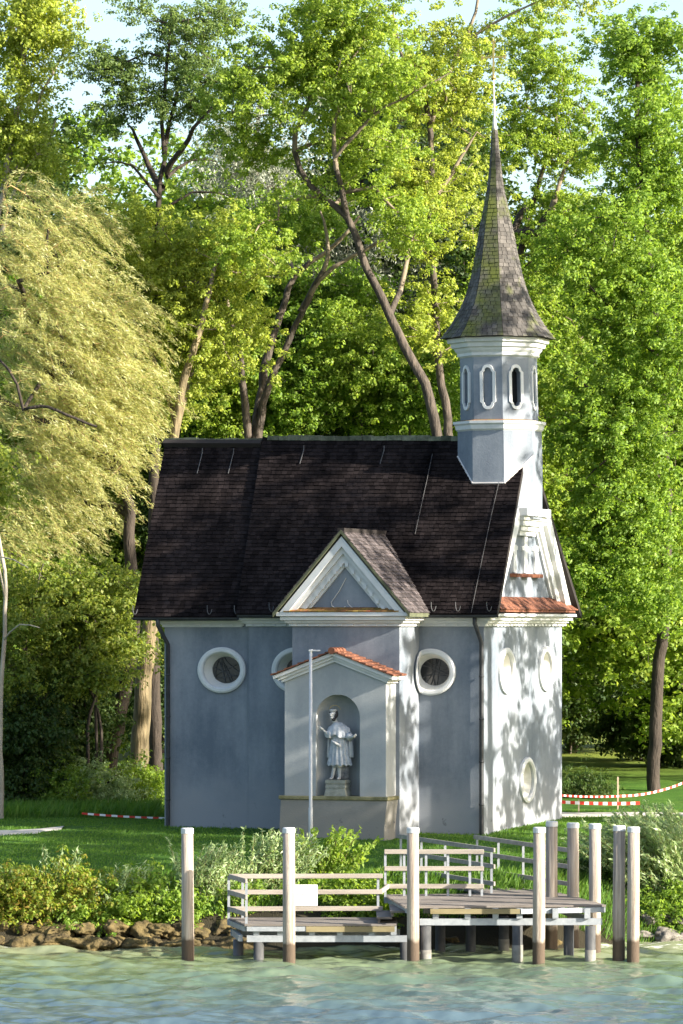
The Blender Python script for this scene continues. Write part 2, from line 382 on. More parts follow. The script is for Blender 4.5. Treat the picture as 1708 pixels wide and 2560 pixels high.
def water_mat():
    m, nt, b, N, L = _mat("turbid_lake_water")
    tc = N("ShaderNodeTexCoord"); sp = N("ShaderNodeSeparateXYZ"); L(tc.outputs["Object"], sp.inputs[0])
    n = N("ShaderNodeTexNoise"); n.inputs["Scale"].default_value = .35; n.inputs["Detail"].default_value = 4
    mp = N("ShaderNodeMapping"); mp.inputs["Scale"].default_value = (.6, 1, 1); L(tc.outputs["Object"], mp.inputs[0]); L(mp.outputs[0], n.inputs[0])
    ad = N("ShaderNodeMath"); ad.operation = 'MULTIPLY_ADD'; ad.inputs[1].default_value = 7; L(n.outputs[0], ad.inputs[0]); L(sp.outputs[1], ad.inputs[2])
    mr = N("ShaderNodeMapRange"); mr.inputs[1].default_value = 90; mr.inputs[2].default_value = 109; L(ad.outputs[0], mr.inputs[0])
    r = N("ShaderNodeValToRGB"); e = r.color_ramp.elements
    e[0].position = 0; e[0].color = (.075, .115, .135, 1); e[1].position = 1; e[1].color = (.24, .25, .145, 1)
    x = e.new(.45); x.color = (.095, .142, .10, 1); y = e.new(.72); y.color = (.14, .18, .10, 1)
    L(mr.outputs[0], r.inputs[0])
    # foam along the stones and on a few crests
    nf = N("ShaderNodeTexNoise"); nf.inputs["Scale"].default_value = 2.2; nf.inputs["Detail"].default_value = 9; nf.inputs["Roughness"].default_value = .75
    mf = N("ShaderNodeMapping"); mf.inputs["Scale"].default_value = (.45, 1.6, 1); L(tc.outputs["Object"], mf.inputs[0]); L(mf.outputs[0], nf.inputs[0])
    sh = N("ShaderNodeMapRange"); sh.inputs[1].default_value = 102.2; sh.inputs[2].default_value = 104.6; sh.inputs[3].default_value = 0; sh.inputs[4].default_value = .17; L(sp.outputs[1], sh.inputs[0])
    a2 = N("ShaderNodeMath"); L(nf.outputs[0], a2.inputs[0]); L(sh.outputs[0], a2.inputs[1])
    fm = N("ShaderNodeMapRange"); fm.inputs[1].default_value = .70; fm.inputs[2].default_value = .76; L(a2.outputs[0], fm.inputs[0])
    mx = N("ShaderNodeMix"); mx.data_type = 'RGBA'; mx.inputs[7].default_value = (.80, .80, .74, 1)
    L(fm.outputs[0], mx.inputs[0]); L(r.outputs[0], mx.inputs[6]); L(mx.outputs[2], b.inputs["Base Color"])
    b.inputs["Roughness"].default_value = .08; b.inputs["IOR"].default_value = 1.33
    n2 = N("ShaderNodeTexNoise"); n2.inputs["Scale"].default_value = 4; n2.inputs["Detail"].default_value = 7; n2.inputs["Roughness"].default_value = .6
    L(mp.outputs[0], n2.inputs[0])
    bp = N("ShaderNodeBump"); bp.inputs["Strength"].default_value = .35; bp.inputs["Distance"].default_value = .07
    L(n2.outputs[0], bp.inputs["Height"]); L(bp.outputs[0], b.inputs["Normal"])
    return m
wrng = np.random.default_rng(3)
_w = []
for lam in np.geomspace(.36, 3.2, 50):
    th = wrng.normal(1.25, .5); k = 2 * math.pi / lam
    _w.append((k * math.cos(th), k * math.sin(th), wrng.uniform(0, 6.28), (.0095 if lam < 2.0 else .009) * lam * wrng.uniform(.5, 1.2)))
def wavez(X, Y):
    Z = np.zeros_like(X)
    near = np.clip((112 - np.abs(Y - 60)) / 40, 0, 1) * np.clip((60 - np.abs(X)) / 30, 0, 1)
    for kx, ky, ph, a in _w: Z += a * (.65 * np.sin(kx * X + ky * Y + ph) + .35 * (1 - 2 * np.abs(np.sin((kx * X + ky * Y + ph) / 2))))
    return (Z - Z.mean()) * np.clip((60 - np.abs(X)) / 44, 0, 1) * np.clip((Y - 40) / 30, 0, 1) * 1.0
wx = lin((-900, -60, 60), (-60, -11, 3.5), (-11, 11, .07), (11, 60, 3.5), (60, 900, 60))
wy = lin((-400, 40, 40), (40, 82, 3), (82, 108.5, .07))
struct(sheet("lake_water", wx, wy, wavez, water_mat()))

# ------------------------------------------------------------------ chapel
W, LN = 7.70, 9.73
ZC0, ZC1, ZE, ZR, ZRL = 5.80, 6.10, 6.15, 11.25, 11.45        # cornice foot / head, eave, ridge right / left
P = 1.73                                                        # how far the transept stands out
TX1, TX0 = fx(1048, 0), fx(731, -P)
XS = fx(622, 0)                                                 # where the choir meets the nave
chapel = empty("chapel", C0, -TH)
tag(chapel, "small grey baroque chapel with dark shingle roof and slender spired turret", "chapel")

def pent(x, y0, y1, z0, z1, zr): return [(x, y0, z0), (x, y1, z0), (x, y1, z1), (x, (y0 + y1) / 2, zr), (x, y0, z1)]
mb = MB(); mb.prism(pent(-LN, .17, W - .17, -1.2, ZE - .15, ZR - .45), (LN + XS + .2, 0, 0))
wall = mb.build("wall", M['stucco'], chapel)
mb = MB(); mb.prism(pent(XS, 0, W, -1.2, ZE - .12, ZR - .40), (-XS, 0, 0))
nave = mb.build("wall", M['stucco'], chapel)
mb = MB()
mb.prism([(TX0, -P, -1.2), (TX1, -P, -1.2), (TX1, -P, ZE), ((TX0 + TX1) / 2, -P, 8.15), (TX0, -P, ZE)], (0, P - .003, 0))
transept = mb.build("wall", M['stucco'], chapel)

def ecut(plane, c, z, a, b, depth, pos):
    q = MB()
    if plane == 'y': q.prism([(u, pos - .4, w) for u, w in ell(c, z, a, b)], (0, depth + .4, 0))
    else: q.prism([(pos + .4, u, w) for u, w in ell(c, z, a, b)], (-depth - .4, 0, 0))
    return q.build("cut", M['reveal'], chapel)
# oval windows: (plane, centre, height, fold)
WA, WB = .74, .66
zwin = fz(1676, -6, 0)
win = [('y', (fx(490, .17) + fx(622, .17)) / 2, zwin, .17, None), ('y', fx(681, 0) + WA, zwin, 0.0, None), ('y', fx(1048, 0) + .36, fz(1680, -1.6, 0), 0.0, TX1)]
gab = [gy(1264, 0), gy(1363, 0), gy(1316, 0)]
gwin = [('x', gab[0], fz(1677, 0, gab[0]), 0.0, None), ('x', gab[1], fz(1672, 0, gab[1]), 0.0, None), ('x', gab[2], fz(1950, 0, gab[2]), 0.0, None)]
carve(wall, [ecut('y', win[0][1], win[0][2], WA - .17, WB - .15, .5, .17)])
carve(nave, [ecut('y', w[1], w[2], WA - .17, WB - .15, .5, 0) for w in win[1:]] + [ecut('x', w[1], w[2], WA - .17, WB - .15, .6, 0) for w in gwin])

def oval_window(plane, c, z, pos, fold):
    def put(u, w, d):                                  # u along the wall, w height, d out of the wall
        if plane == 'y':
            if fold is not None and u < fold + d: return (fold + d, pos - d - (fold + d - u), w)
            return (u, pos - d, w)
        return (pos + d, u, w)
    n = 56
    fr = MB(); prof = [(0, .0), (.0, .07), (.05, .10), (.13, .10), (.17, .06), (.17, .0)]
    rings = [[put(c + (WA - i) * math.cos(2 * math.pi * k / n), z + (WB - i * .92) * math.sin(2 * math.pi * k / n), d) for k in range(n)] for i, d in prof]
    fr.loft(rings, caps=False)
    f = fr.build("window_frame", M['white'], chapel, smooth=False)
    rv = MB(); a0, b0 = WA - .165, WB - .147
    dp = .34 if plane == 'y' else .42
    rg = [[(put(c + (a0 - t * .15) * math.cos(2 * math.pi * k / n), z + (b0 - t * .13) * math.sin(2 * math.pi * k / n), -dp * t)) if fold is None else
           (c + (a0 - t * .15) * math.cos(2 * math.pi * k / n), pos + dp * t, z + (b0 - t * .13) * math.sin(2 * math.pi * k / n)) for k in range(n)] for t in (0, .2, .55, .6, 1)]
    rv.loft(rg, caps=False); rv.build("reveal", M['reveal'], f)
    g = MB(); q = .02
    pl = (lambda u, w, d: (u, pos + d, w)) if plane == 'y' else (lambda u, w, d: (pos - d, u, w))
    g.prism([pl(u, w, dp - .01) for u, w in ell(c, z, a0 - .14, b0 - .12, 40)], (Vector(pl(0, 0, .02)) - Vector(pl(0, 0, 0))))
    g.build("pane", M['glass'], f)
    ld = MB(); rr = random.Random(int(abs(c) * 100)); a1, b1 = a0 - .15, b0 - .13
    for k in range(9):                                 # curving lead lines
        t0 = rr.uniform(0, 6.28); t1 = t0 + rr.uniform(1.8, 3.6)
        p0 = Vector((c + a1 * math.cos(t0), 0, z + b1 * math.sin(t0))); p1 = Vector((c + a1 * math.cos(t1), 0, z + b1 * math.sin(t1)))
        mid = (p0 + p1) / 2 + Vector((rr.uniform(-.16, .16), 0, rr.uniform(-.16, .16)))
        ld.tube([pl(p.x, p.z, dp - .035) for p in [(p0 * (1 - t) + mid * t) * (1 - t) + (mid * (1 - t) + p1 * t) * t for t in [i / 8 for i in range(9)]]], .012, 5)
    ld.build("lead_tracery", M['lead'], f)
    return f
for w in win + gwin: oval_window(*w)

# cornices: stepped bands round the nave, the choir and the transept
cor = MB()
def band(x0, x1, y0, y1, steps, dz):
    for z0, z1, o in steps: cor.box((x0 - o, y0 - o, z0 + dz), (x1 + o, y1 + o, z1 + dz))
STEPS = [(ZC0, ZC0 + .07, .07), (ZC0 + .07, ZC0 + .10, .11), (ZC0 + .10, ZC0 + .17, .17), (ZC0 + .17, ZC0 + .28, .27)]
band(XS, 0, 0, W, [(a, b, o) for a, b, o in STEPS], 0)
band(-LN, XS - .3, .17, W - .17, [(a, b, o * .8) for a, b, o in STEPS], -.02)
band(TX0, TX1, -P, .3, [(a, b, o) for a, b, o in STEPS], .004)
cor.box((TX0 - .36, -P - .36, ZC1 - .012), (TX1 + .36, -P + .3, ZC1 + .10))
for x in np.arange(-LN + .3, -.2, .34):                # dentils under the band
    y = .17 if x < XS else 0
    if not (TX0 - .3 < x < TX1 + .1): cor.box((x, y - .105, ZC0 + .012), (x + .15, y - .05, ZC0 + .066))
for x in np.arange(TX0, TX1, .34): cor.box((x, -P - .105, ZC0 + .012), (x + .15, -P - .05, ZC0 + .066))
for y in np.arange(.2, W, .34): cor.box((.05, y, ZC0 + .012), (.105, y + .15, ZC0 + .066))
cor.box((.0, -.30, ZC0 + .285), (.40, W + .30, ZC0 + .365))
cor.build("cornice", M['white'], chapel, bevel=.008)

# main roof: boards below, every shingle a real wedge
XE0, XE1, XR0, XR1 = fx(330, -.4), fx(1243, -.4), -11.2, .12
def roof_pt(u, s, side=0, lift=0.0):                   # u 0..1 left-right, s 0..1 eave-ridge; side 1 = the far slope
    xl = XE0 + (XR0 - XE0) * s; xr = XE1 + (XR1 - XE1) * s
    x = xl + (xr - xl) * u; zr = ZRL + (ZR - ZRL) * u
    t = u_choir(u, s)
    y = -.40 + (W / 2 + .40) * s; z = ZE + (zr - ZE) * s
    nrm = Vector((0, -.77, .64))
    q = Vector((x, y, z)) + nrm * (lift - t)
    if side: q.y = W - q.y
    return q
UB0, UB1 = (fx(590, -.4) - XE0) / (XE1 - XE0), (fx(652, 3.7) - XR0) / (XR1 - XR0)
def u_choir(u, s): return .13 if u < UB0 + (UB1 - UB0) * s else 0.0
def shingles(mb, n_rows, width, length, fpt, rng, thick=.020, mi=0):
    """fpt(u, s, lift) -> point; rows of wedge shingles, thick at the lower edge"""
    for r in range(n_rows):
        s0, s1 = r / n_rows, (r + 1.25) / n_rows
        n = max(1, int(length(s0) / width)); off = rng.uniform(0, 1)
        cuts = [0] + sorted(min(.999, max(.001, (i + off + rng.uniform(-.2, .2)) / n)) for i in range(n)) + [1]
        for a, b in zip(cuts[:-1], cuts[1:]):
            if b - a < .1 / n: continue
            t = thick * rng.uniform(.7, 1.5); e = .04 * (b - a); ds = rng.uniform(-.08, .08) / n_rows
            a2, b2 = a + e, b - e; sa = max(0, s0 + ds); sb = min(1, s1)
            v = [fpt(a2, sa, .004), fpt(b2, sa, .004), fpt(b2, sb, .006), fpt(a2, sb, .006), fpt(a2, sa, t + .012), fpt(b2, sa, t + .012)]
            mb.add(v, [(4, 5, 2, 3), (0, 1, 5, 4), (0, 4, 3), (1, 2, 5)], mi)
rr = random.Random(5)
und = MB()
for side in (0, 1):
    for ua, ub in ((0, 1), (1, 2)):
        def U(k, s): c = UB0 + (UB1 - UB0) * s; return [0, c - 1e-4, 1][k] if ua == 0 else [0, c + 1e-4, 1][k]
        q = [roof_pt(U(ua, 0), 0, side), roof_pt(U(ub, 0), 0, side), roof_pt(U(ub, 1), 1, side), roof_pt(U(ua, 1), 1, side)]
        dn = Vector((0, .10 if side == 0 else -.10, -.10))
        und.add(q + [p + dn for p in q], [(0, 1, 2, 3), (7, 6, 5, 4), (0, 4, 5, 1), (1, 5, 6, 2), (2, 6, 7, 3), (3, 7, 4, 0)])
und.build("roof", M['underlay'], chapel)
roofo = [c for c in chapel.children if c.name == "roof"][0]
sh = MB()
NR = 46
for side in (0, 1):
    nr = NR if side == 0 else 24
    for part in (0, 1):
        def fp(u, s, lift, part=part, side=side):
            c = UB0 + (UB1 - UB0) * s
            return roof_pt(u * (c - .0004) if part == 0 else c + .0004 + u * (1 - c - .0004), s, side, lift)
        shingles(sh, nr, .165 if side == 0 else .3, lambda s, part=part: (3.1 if part == 0 else 8.0), fp, rr)
sh.build("shingles", M['shingle'], roofo)
rc = MB()                                              # mossy ridge boards
xr = XR0
while xr < -1.9:
    u = (xr - XR0) / (XR1 - XR0); p = roof_pt(u, 1.0); l = rr.uniform(.25, .5)
    rc.box((xr, p.y - .13, p.z - .10 + rr.uniform(0, .02)), (xr + l * .97, p.y + .13, p.z + .04 + rr.uniform(-.01, .03))); xr += l
rc.build("ridge_cap", surf("mossy_ridge_boards", (.04, .05, .03), (.16, .17, .12), .9, 6, island=.4), roofo)
for px in (336, 522, 590, 680, 1085, 1146, 1224):      # snow hooks above the gutter
    x = fx(px, -.35); u = (x - XE0) / (XE1 - XE0); p = roof_pt(u, .02, 0, .03)
    hk = MB(); hk.tube([p + Vector((a * .07 * math.cos(t), -.05 * math.sin(t) - .02, .10 + .12 * (t / 3.14) * (1 if a > 0 else 1) - .2 * math.sin(t))) for a in (1,) for t in [i * .39 for i in range(9)]], .011, 6); hk.build("snow_hook", M['hook'], roofo)
for px, s0, s1 in ((500, .80, .92), (578, .80, .92), (757, .84, .92), (958, .84, .92)):
    y = -.40 + (W / 2 + .4) * s1; x = fx(px, y); u = (x - XR0) / (XR1 - XR0)
    lh = MB(); lh.tube([roof_pt(u - .004, s0, 0, .05), roof_pt(u, s1, 0, .05), roof_pt(u, s1 + .02, 0, .10)], .012, 6); lh.build("ladder_hook", M['hook'], roofo)
for line in (((.752, .90), (.75, .75), (.747, .6), (.744, .44)), ((.945, .74), (.94, .55), (.936, .3), (.932, .0))):   # lightning conductors down the slope
    lc = MB(); lc.tube([roof_pt(u, s, 0, .05) for u, s in line], .007, 5); lc.build("lightning_conductor", M['hook'], roofo)
def gutter(x0, x1, y, z):
    gt = MB()
    n = 10; prof = [(y - .075 * math.cos(math.pi * i / n) * 1.0, z - .075 * math.sin(math.pi * i / n)) for i in range(n + 1)]
    prof += [(y + .066 * math.cos(math.pi * i / n), z - .066 * math.sin(math.pi * i / n)) for i in range(n + 1)]
    gt.prism([(x0, a, b) for a, b in prof], (x1 - x0, 0, 0)); gt.build("gutter", M['dark_metal'], chapel)
gutter(XE0 + .02, fx(594, -.4), -.36, ZE - .10); gutter(fx(596, -.4), TX0 - .45, -.44, ZE - .03); gutter(TX1 + .45, XE1 - .02, -.44, ZE - .03)
def downpipe(px, wallY, top):
    x = fx(px, wallY - .10); q = MB(); y = wallY - .10
    x1 = fx(px + (10 if px > 1000 else 11), wallY - .1)
    q.tube([(x, -.36, top), (x, -.36, top - .2), (x1, y, top - .75), (x1, y, .15), (x1, y - .02, -.3)], .062, 10)
    for z in (.8, 2.0, 3.2, 4.4): q.tube([(x1, y, z - .025), (x1, y, z + .025)], .075, 10)
    q.build("downpipe", M['dark_metal'], chapel, smooth=True)
downpipe(409, .17, ZE - .12); downpipe(1194, 0, ZE - .06)

# transept gable: pediment, tile ledge, roof
TC = (TX0 + TX1) / 2; THW = 2.03; TZE, TZR = ZE + .02, 8.50
TF = -P - .42                                          # front edge of the little roof
def ttr(u, s, lift, side):                             # u 0 front .. 1 back
    sg = 1 if side else -1
    x = TC + sg * THW * (1 - s); z = TZE + (TZR - TZE) * s
    yb = -.4 + (z - ZE) / ((ZR - ZE) / (W / 2 + .4)) + .15
    y = TF + (yb - TF) * u
    return Vector((x + sg * .74 * lift, y, z + .66 * lift))
tr = MB()
for side in (0, 1):
    q = [ttr(0, 0, 0, side), ttr(1, 0, 0, side), ttr(1, 1, 0, side), ttr(0, 1, 0, side)]
    tr.add(q + [p + Vector((0, 0, -.10)) for p in q], [(0, 1, 2, 3), (7, 6, 5, 4), (0, 4, 5, 1), (1, 5, 6, 2), (2, 6, 7, 3), (3, 7, 4, 0)])
tro = tr.build("transept_roof", surf("mossy_verge_boards", (.05, .055, .035), (.13, .14, .08), .9, 4), chapel)
ts = MB()
for side in (0, 1): shingles(ts, 22, .16, lambda s: 2.0 + 1.6 * s, lambda u, s, lift, side=side: ttr(u, s, lift, side), rr)
ts.build("shingles", surf("paler_shingles", (.035, .03, .03), (.11, .09, .088), .85, 1.6, island=.5, bump=.3), tro)  # paler than the shingles of the main roof
tp = MB(); tp.box((TC - .1, TF + .02, TZR - .06), (TC + .1, 1.7, TZR + .05))
tp.build("ridge_cap", M['underlay'], tro)
pd = MB(); sl = (TZR - TZE) / THW
def chevron(mbx, hw_o, hw_i, y0, y1, zb, mi=0):
    za = lambda h: TZR - .10 - sl * (THW - h) - 0.0
    ztop = lambda h: zb + h * sl
    mbx.prism([(TC - hw_o, y0, zb), (TC, y0, ztop(hw_o)), (TC + hw_o, y0, zb), (TC + hw_i, y0, zb), (TC, y0, ztop(hw_i)), (TC - hw_i, y0, zb)], (0, y1 - y0, 0), mi)
ZB = ZC1 + .08
chevron(pd, 1.86, 1.62, -P - .36, -P + .1, ZB); chevron(pd, 1.62, 1.45, -P - .24, -P + .1, ZB); chevron(pd, 1.45, 1.22, -P - .14, -P + .1, ZB)
chevron(pd, 1.22, 1.12, -P - .07, -P + .1, ZB)
for k in range(7):
    for sg in (-1, 1):
        h = 1.26; t = (k + .5) / 7; pd.box((TC + sg * h * (1 - t) - .05, -P - .18, ZB + h * sl * t - .05), (TC + sg * h * (1 - t) + .05, -P - .13, ZB + h * sl * t + .05))
pedo = pd.build("pediment", M['white'], chapel)
ws = MB()
pts = [(-.22, .20), (-.02, .62), (-.22, .20)]
ws.tube([(TC + a, -P - .02, ZB + b) for a, b in ((.02, .98), (-.18, .62), (-.42, .30), (-.40, .20), (-.28, .13), (-.1, .12), (.0, .18))], .012, 5)
ws.tube([(TC + a, -P - .02, ZB + b) for a, b in ((.06, .36), (.08, .26), (.18, .16), (.32, .12), (.42, .16))], .012, 5)
ws.build("wire_ornament", M['tip'], pedo)
tl = MB()
def tile_strip(mbx, p0, p1, up, out, rows, w, rng, mi=0):  # half round ended tiles on a sloped ledge from p0 to p1
    p0, p1, up, out = Vector(p0), Vector(p1), Vector(up), Vector(out)
    d = p1 - p0; n = int(d.length / w)
    for r in range(rows):
        for k in range(n):
            a = p0 + d * ((k + .5 * (r % 2) * .6) / n); b = a + d.normalized() * (w * .93)
            s0 = r / rows; s1 = min(1.0, (r + 1.2) / rows); lf = Vector((0, 0, .018 + rng.uniform(0, .02)))
            f = lambda base, s: base + out * (1 - s) + up * s
            q = [f(a, s0) + lf, f(b, s0) + lf, f(b, s1) + lf * .3, f(a, s1) + lf * .3, f(a, s0), f(b, s0), f(b, s1), f(a, s1)]
            mbx.add(q, [(0, 1, 2, 3), (4, 5, 1, 0), (5, 6, 2, 1), (7, 4, 0, 3)], mi)
tl.prism([(TC - 1.70, -P - .35, ZB + .025), (TC - 1.70, -P + .05, ZB + .13), (TC - 1.70, -P + .05, ZB + .02)], (3.40, 0, 0))
tile_strip(tl, (TC - 1.72, -P - .07, ZB + .03), (TC + 1.70, -P - .07, ZB + .03), (0, .05, .12), (0, -.31, 0), 2, .17, rr)
tl.build("tile_ledge", M['terracotta_moss'], chapel)

# gable front: rakes, corbel, panel, tile pent
WH = W / 2
gp = MB()
def rake(o_out, o_in, x1):                             # sloping white bands under both verges
    sg = (ZR - ZE) / (WH + .4)
    for side in (0, 1):
        q = []
        for off, zz in ((o_out, ZE + .22), (o_out, 9.25), (o_in, 8.75), (o_in, ZE + .22)):
            y = -.4 + (zz - ZE) / sg + off
            q.append((0.01, y if side == 0 else W - y, zz))
        gp.prism(q, (x1 - .01, 0, 0))
rake(.16, .72, .30); rake(.72, 1.12, .16); rake(1.12, 1.28, .08)
zb0 = 8.72
for z0, z1, o, hw in ((8.42, 8.56, .12, .80), (8.56, 8.70, .20, .92), (8.70, 8.86, .28, 1.0), (8.86, 8.98, .34, 1.1), (8.98, 9.20, .46, 1.18)):
    gp.box((-.1, WH - hw, z0), (o, WH + hw, z1))
gpo = gp.build("gable_moulding", M['white'], chapel)
for dy in (-1.05, 0, 1.05):
    gl = MB(); gl.box((-.05, WH + dy - .15, 7.35), (.06, WH + dy + .15, 8.15 if dy else 8.4)); gl.box((-.05, WH + dy - .30, 8.0), (.045, WH + dy + .30, 8.12)); gl.build("blind_niche", M['white'], gpo)
for dy in (-1.05, 0, 1.05):
    gl2 = MB(); gl2.prism([(.0, WH + dy - .36, 7.22), (.20, WH + dy - .22, 7.22), (.20, WH + dy + .22, 7.22), (.0, WH + dy + .36, 7.22)], (0, 0, .10)); gl2.build("sill_tile", M['terracotta'], gpo)
tg = MB()
ZT = ZE + .06
tg.prism([(-.05, .22, ZT), (.46, .10, ZT), (.44, .10, ZT + .05), (.02, .26, ZT + .40), (-.05, .26, ZT + .40)], (0, W - .2, 0))
tile_strip(tg, (.03, .14, ZT + .07), (.03, W + .16, ZT + .07), (0, 0, .36), (.45, 0, 0), 4, .22, rr)
tg.build("tile_pent", M['terracotta'], chapel)

# turret: octagonal belfry, bands, windows, bell-cast shingled spire, gilded cross
TY = WH
def tcx(z): return -.731 - .0175 * (z - 11.0)
def octa(w, z, cx=None):
    r = w / 2 / math.cos(math.pi / 8); cx = tcx(z) if cx is None else cx
    return [(cx + r * math.cos(math.pi / 8 + k * math.pi / 4), TY + r * math.sin(math.pi / 8 + k * math.pi / 4), z) for k in range(8)]
def tz(py): return 5.87 + (1560 - py) * .011610
tw = MB()
tw.loft([octa(2.28, 8.9, tcx(11)), octa(2.28, 10.4), octa(2.26, tz(1075))]); tower = tw.build("tower", M['stucco'], chapel)
tb = MB(); tb.loft([octa(2.10, tz(1056)), octa(2.07, tz(885))]); belfry = tb.build("belfry", M['stucco'], tower)
def zoct(w0, prof): return [octa(w0 + 2 * o, z) for z, o in prof]
tc_ = MB()
tc_.loft(zoct(2.22, [(tz(1080), .02), (tz(1076), .07), (tz(1066), .09), (tz(1062), .14), (tz(1056), .14), (tz(1053), -.05)]))
tc_.build("string_course", M['white'], tower)
to_ = MB(); to_.loft(zoct(2.22, [(tz(1056) + .004, .12), (tz(1053) + .008, -.06)])); to_.build("tile_capping", M['terracotta_moss'], tower)
tcz = MB()
tcz.loft(zoct(2.07, [(tz(897), .0), (tz(893), .07), (tz(886), .07), (tz(880), .13), (tz(874), .16), (tz(872), .22), (tz(862), .25), (tz(860), .33), (tz(850), .35), (tz(848), .30)]))
tcz.build("belfry_cornice", M['white'], tower)
# three blind / open windows in the faces that look at the lake
cuts = []
def slot(z0, z1, hw, n=10):                            # outline of a slot with rounded ends and shoulder steps
    o = []
    for i in range(n + 1): t = math.pi * i / n; o.append((hw * .72 * math.cos(t), z1 - hw * .72 + hw * .72 * math.sin(t)))
    o += [(-hw, z1 - hw * .95), (-hw, z0 + hw * .95)]
    for i in range(n + 1): t = math.pi + math.pi * i / n; o.append((hw * .72 * math.cos(t), z0 + hw * .72 + hw * .72 * math.sin(t)))
    o += [(hw, z0 + hw * .95), (hw, z1 - hw * .95)]
    return o
zs0, zs1 = tz(1028), tz(916)
for k, ang in enumerate((-135, -90, -45, 0)):
    n_ = Vector((math.cos(R(ang)), math.sin(R(ang)), 0)); t_ = Vector((-n_.y, n_.x, 0))
    def pt(u, w, d): c = tcx(w); return Vector((c, TY, w)) + n_ * (1.045 - .010 * (w - zs0) / (zs1 - zs0) * 1.5 + d) + t_ * u
    out_ = slot(zs0, zs1, .235); inn = slot(zs0 + .09, zs1 - .09, .145)
    fr = MB(); nn = len(out_)
    rings = [[pt(u, w, -.02) for u, w in out_], [pt(u, w, .055) for u, w in out_], [pt(u, w, .055) for u, w in inn], [pt(u, w, -.06) for u, w in inn]]
    fr.loft(rings, caps=False)
    fro = fr.build("belfry_window", M['white'], tower)
    ct = MB(); a_ = [pt(u, w, .3) for u, w in inn]; depth = -.16 if ang != -45 else -.30
    ct.prism([pt(u * .99, w, .2) for u, w in inn], n_ * (depth - .2 + .1)); cuts.append(ct.build("cut", M['white' if ang != -90 else 'stucco'], chapel))
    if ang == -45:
        vb = MB(); vb.prism([pt(u * .95, w, -.193) for u, w in inn], n_ * .008); vb.build("shade_panel", M['belfry_shade'], fro)  # near-black panel: shade of the belfry's inside is put into its colour
carve(belfry, cuts)
prof = [(848, 144), (838, 136), (820, 121), (795, 106), (768, 91), (741, 79), (715, 71), (688, 63.5), (640, 53.5), (582, 43.5), (525, 31.5), (475, 21), (430, 15.5), (380, 10.5), (326, 6.5)]
pz = [tz(a) for a, _ in prof]; pw = [b * .01161 / 1.078 * 2 for _, b in prof]
sp = MB(); sp.loft([octa(w - .02, z) for w, z in zip(pw, pz)]); spire = sp.build("spire", M['underlay'], tower)
ss = MB(); zz = pz[0]; ri = 0
rows = np.linspace(pz[0], pz[-1], 54)
for i in range(len(rows) - 1):
    z0, z1 = rows[i], rows[i + 1] + .03
    w0, w1 = np.interp(z0, pz, pw), np.interp(min(z1, pz[-1]), pz, pw)
    for k in range(8):
        r0, r1 = w0 / 2, w1 / 2
        A = math.pi / 8 + k * math.pi / 4; B = A + math.pi / 4
        def cr(w, z, ang, lift): r = (w / 2 + lift) / math.cos(math.pi / 8); return Vector((tcx(z) + r * math.cos(ang), TY + r * math.sin(ang), z))
        n = max(1, int(w0 * .414 / .15)); off = rr.random()
        cut = [0] + sorted((j + off) / n for j in range(n) if .06 < (j + off) / n < .94) + [1]
        for a, b in zip(cut[:-1], cut[1:]):
            g = .05 * (b - a) if len(cut) > 2 else 0; t = rr.uniform(.012, .024); dz = rr.uniform(-.012, .012)
            P00, P01 = cr(w0, z0 + dz, A, t), cr(w0, z0 + dz, B, t); P10, P11 = cr(w1, z1, A, .003), cr(w1, z1, B, .003)
            I00, I01 = cr(w0, z0 + dz, A, -.01), cr(w0, z0 + dz, B, -.01)
            v = [P00.lerp(P01, a + g), P00.lerp(P01, b - g), P10.lerp(P11, b - g), P10.lerp(P11, a + g), I00.lerp(I01, a + g), I00.lerp(I01, b - g)]
            ss.add(v, [(0, 1, 2, 3), (4, 5, 1, 0)], 1 if k == 5 else 0)
def moss_shingle(a, b_):
    m = surf("mossy_spire_shingles", (.045, .042, .038), (.125, .112, .098), .85, 2.0, island=.4)
    nt = m.node_tree; N, L = nt.nodes.new, nt.links.new; b = nt.nodes["Principled BSDF"]
    src = b.inputs["Base Color"].links[0].from_socket
    tc = N("ShaderNodeTexCoord"); n = N("ShaderNodeTexNoise"); n.inputs["Scale"].default_value = 1.5; n.inputs["Detail"].default_value = 6; L(tc.outputs["Object"], n.inputs[0])
    mr = N("ShaderNodeMapRange"); mr.inputs[1].default_value = a; mr.inputs[2].default_value = b_; mr.inputs[4].default_value = .85; L(n.outputs[0], mr.inputs[0])
    mx = N("ShaderNodeMix"); mx.data_type = 'RGBA'; mx.inputs[7].default_value = (.12, .14, .02, 1)
    L(mr.outputs[0], mx.inputs[0]); L(src, mx.inputs[6]); L(mx.outputs[2], b.inputs["Base Color"])
    return m
ss.build("spire_shingles", [moss_shingle(.55, .78), moss_shingle(.34, .66)], tower)
st = MB(); zt = tz(326)
st.loft([[(tcx(z) + r * math.cos(t), TY + r * math.sin(t), z) for t in [k * math.pi / 6 for k in range(12)]] for z, r in ((zt - .05, .085), (tz(305), .055), (tz(285), .025), (tz(196), .018))])
st.build("spire_tip", M['tip'], tower, smooth=True)
cr_ = MB(); cx = tcx(tz(143)); zc = tz(143)
cr_.sphere((cx, TY, tz(193)), .075)
cr_.box((cx - .022, TY - .02, tz(190)), (cx + .022, TY + .02, tz(104)))
cr_.box((cx - .34, TY - .018, zc - .022), (cx + .34, TY + .018, zc + .022))
for a, b in ((-.34, zc), (.34, zc)): cr_.box((cx + a - .03, TY - .017, b - .06), (cx + a + .03, TY + .017, b + .06))
cr_.box((cx - .06, TY - .017, tz(106)), (cx + .06, TY + .017, tz(106) + .06))
cr_.tube([(cx, TY, tz(106)), (cx, TY, tz(96))], .008, 6)
cr_.build("cross", M['gold'], tower)
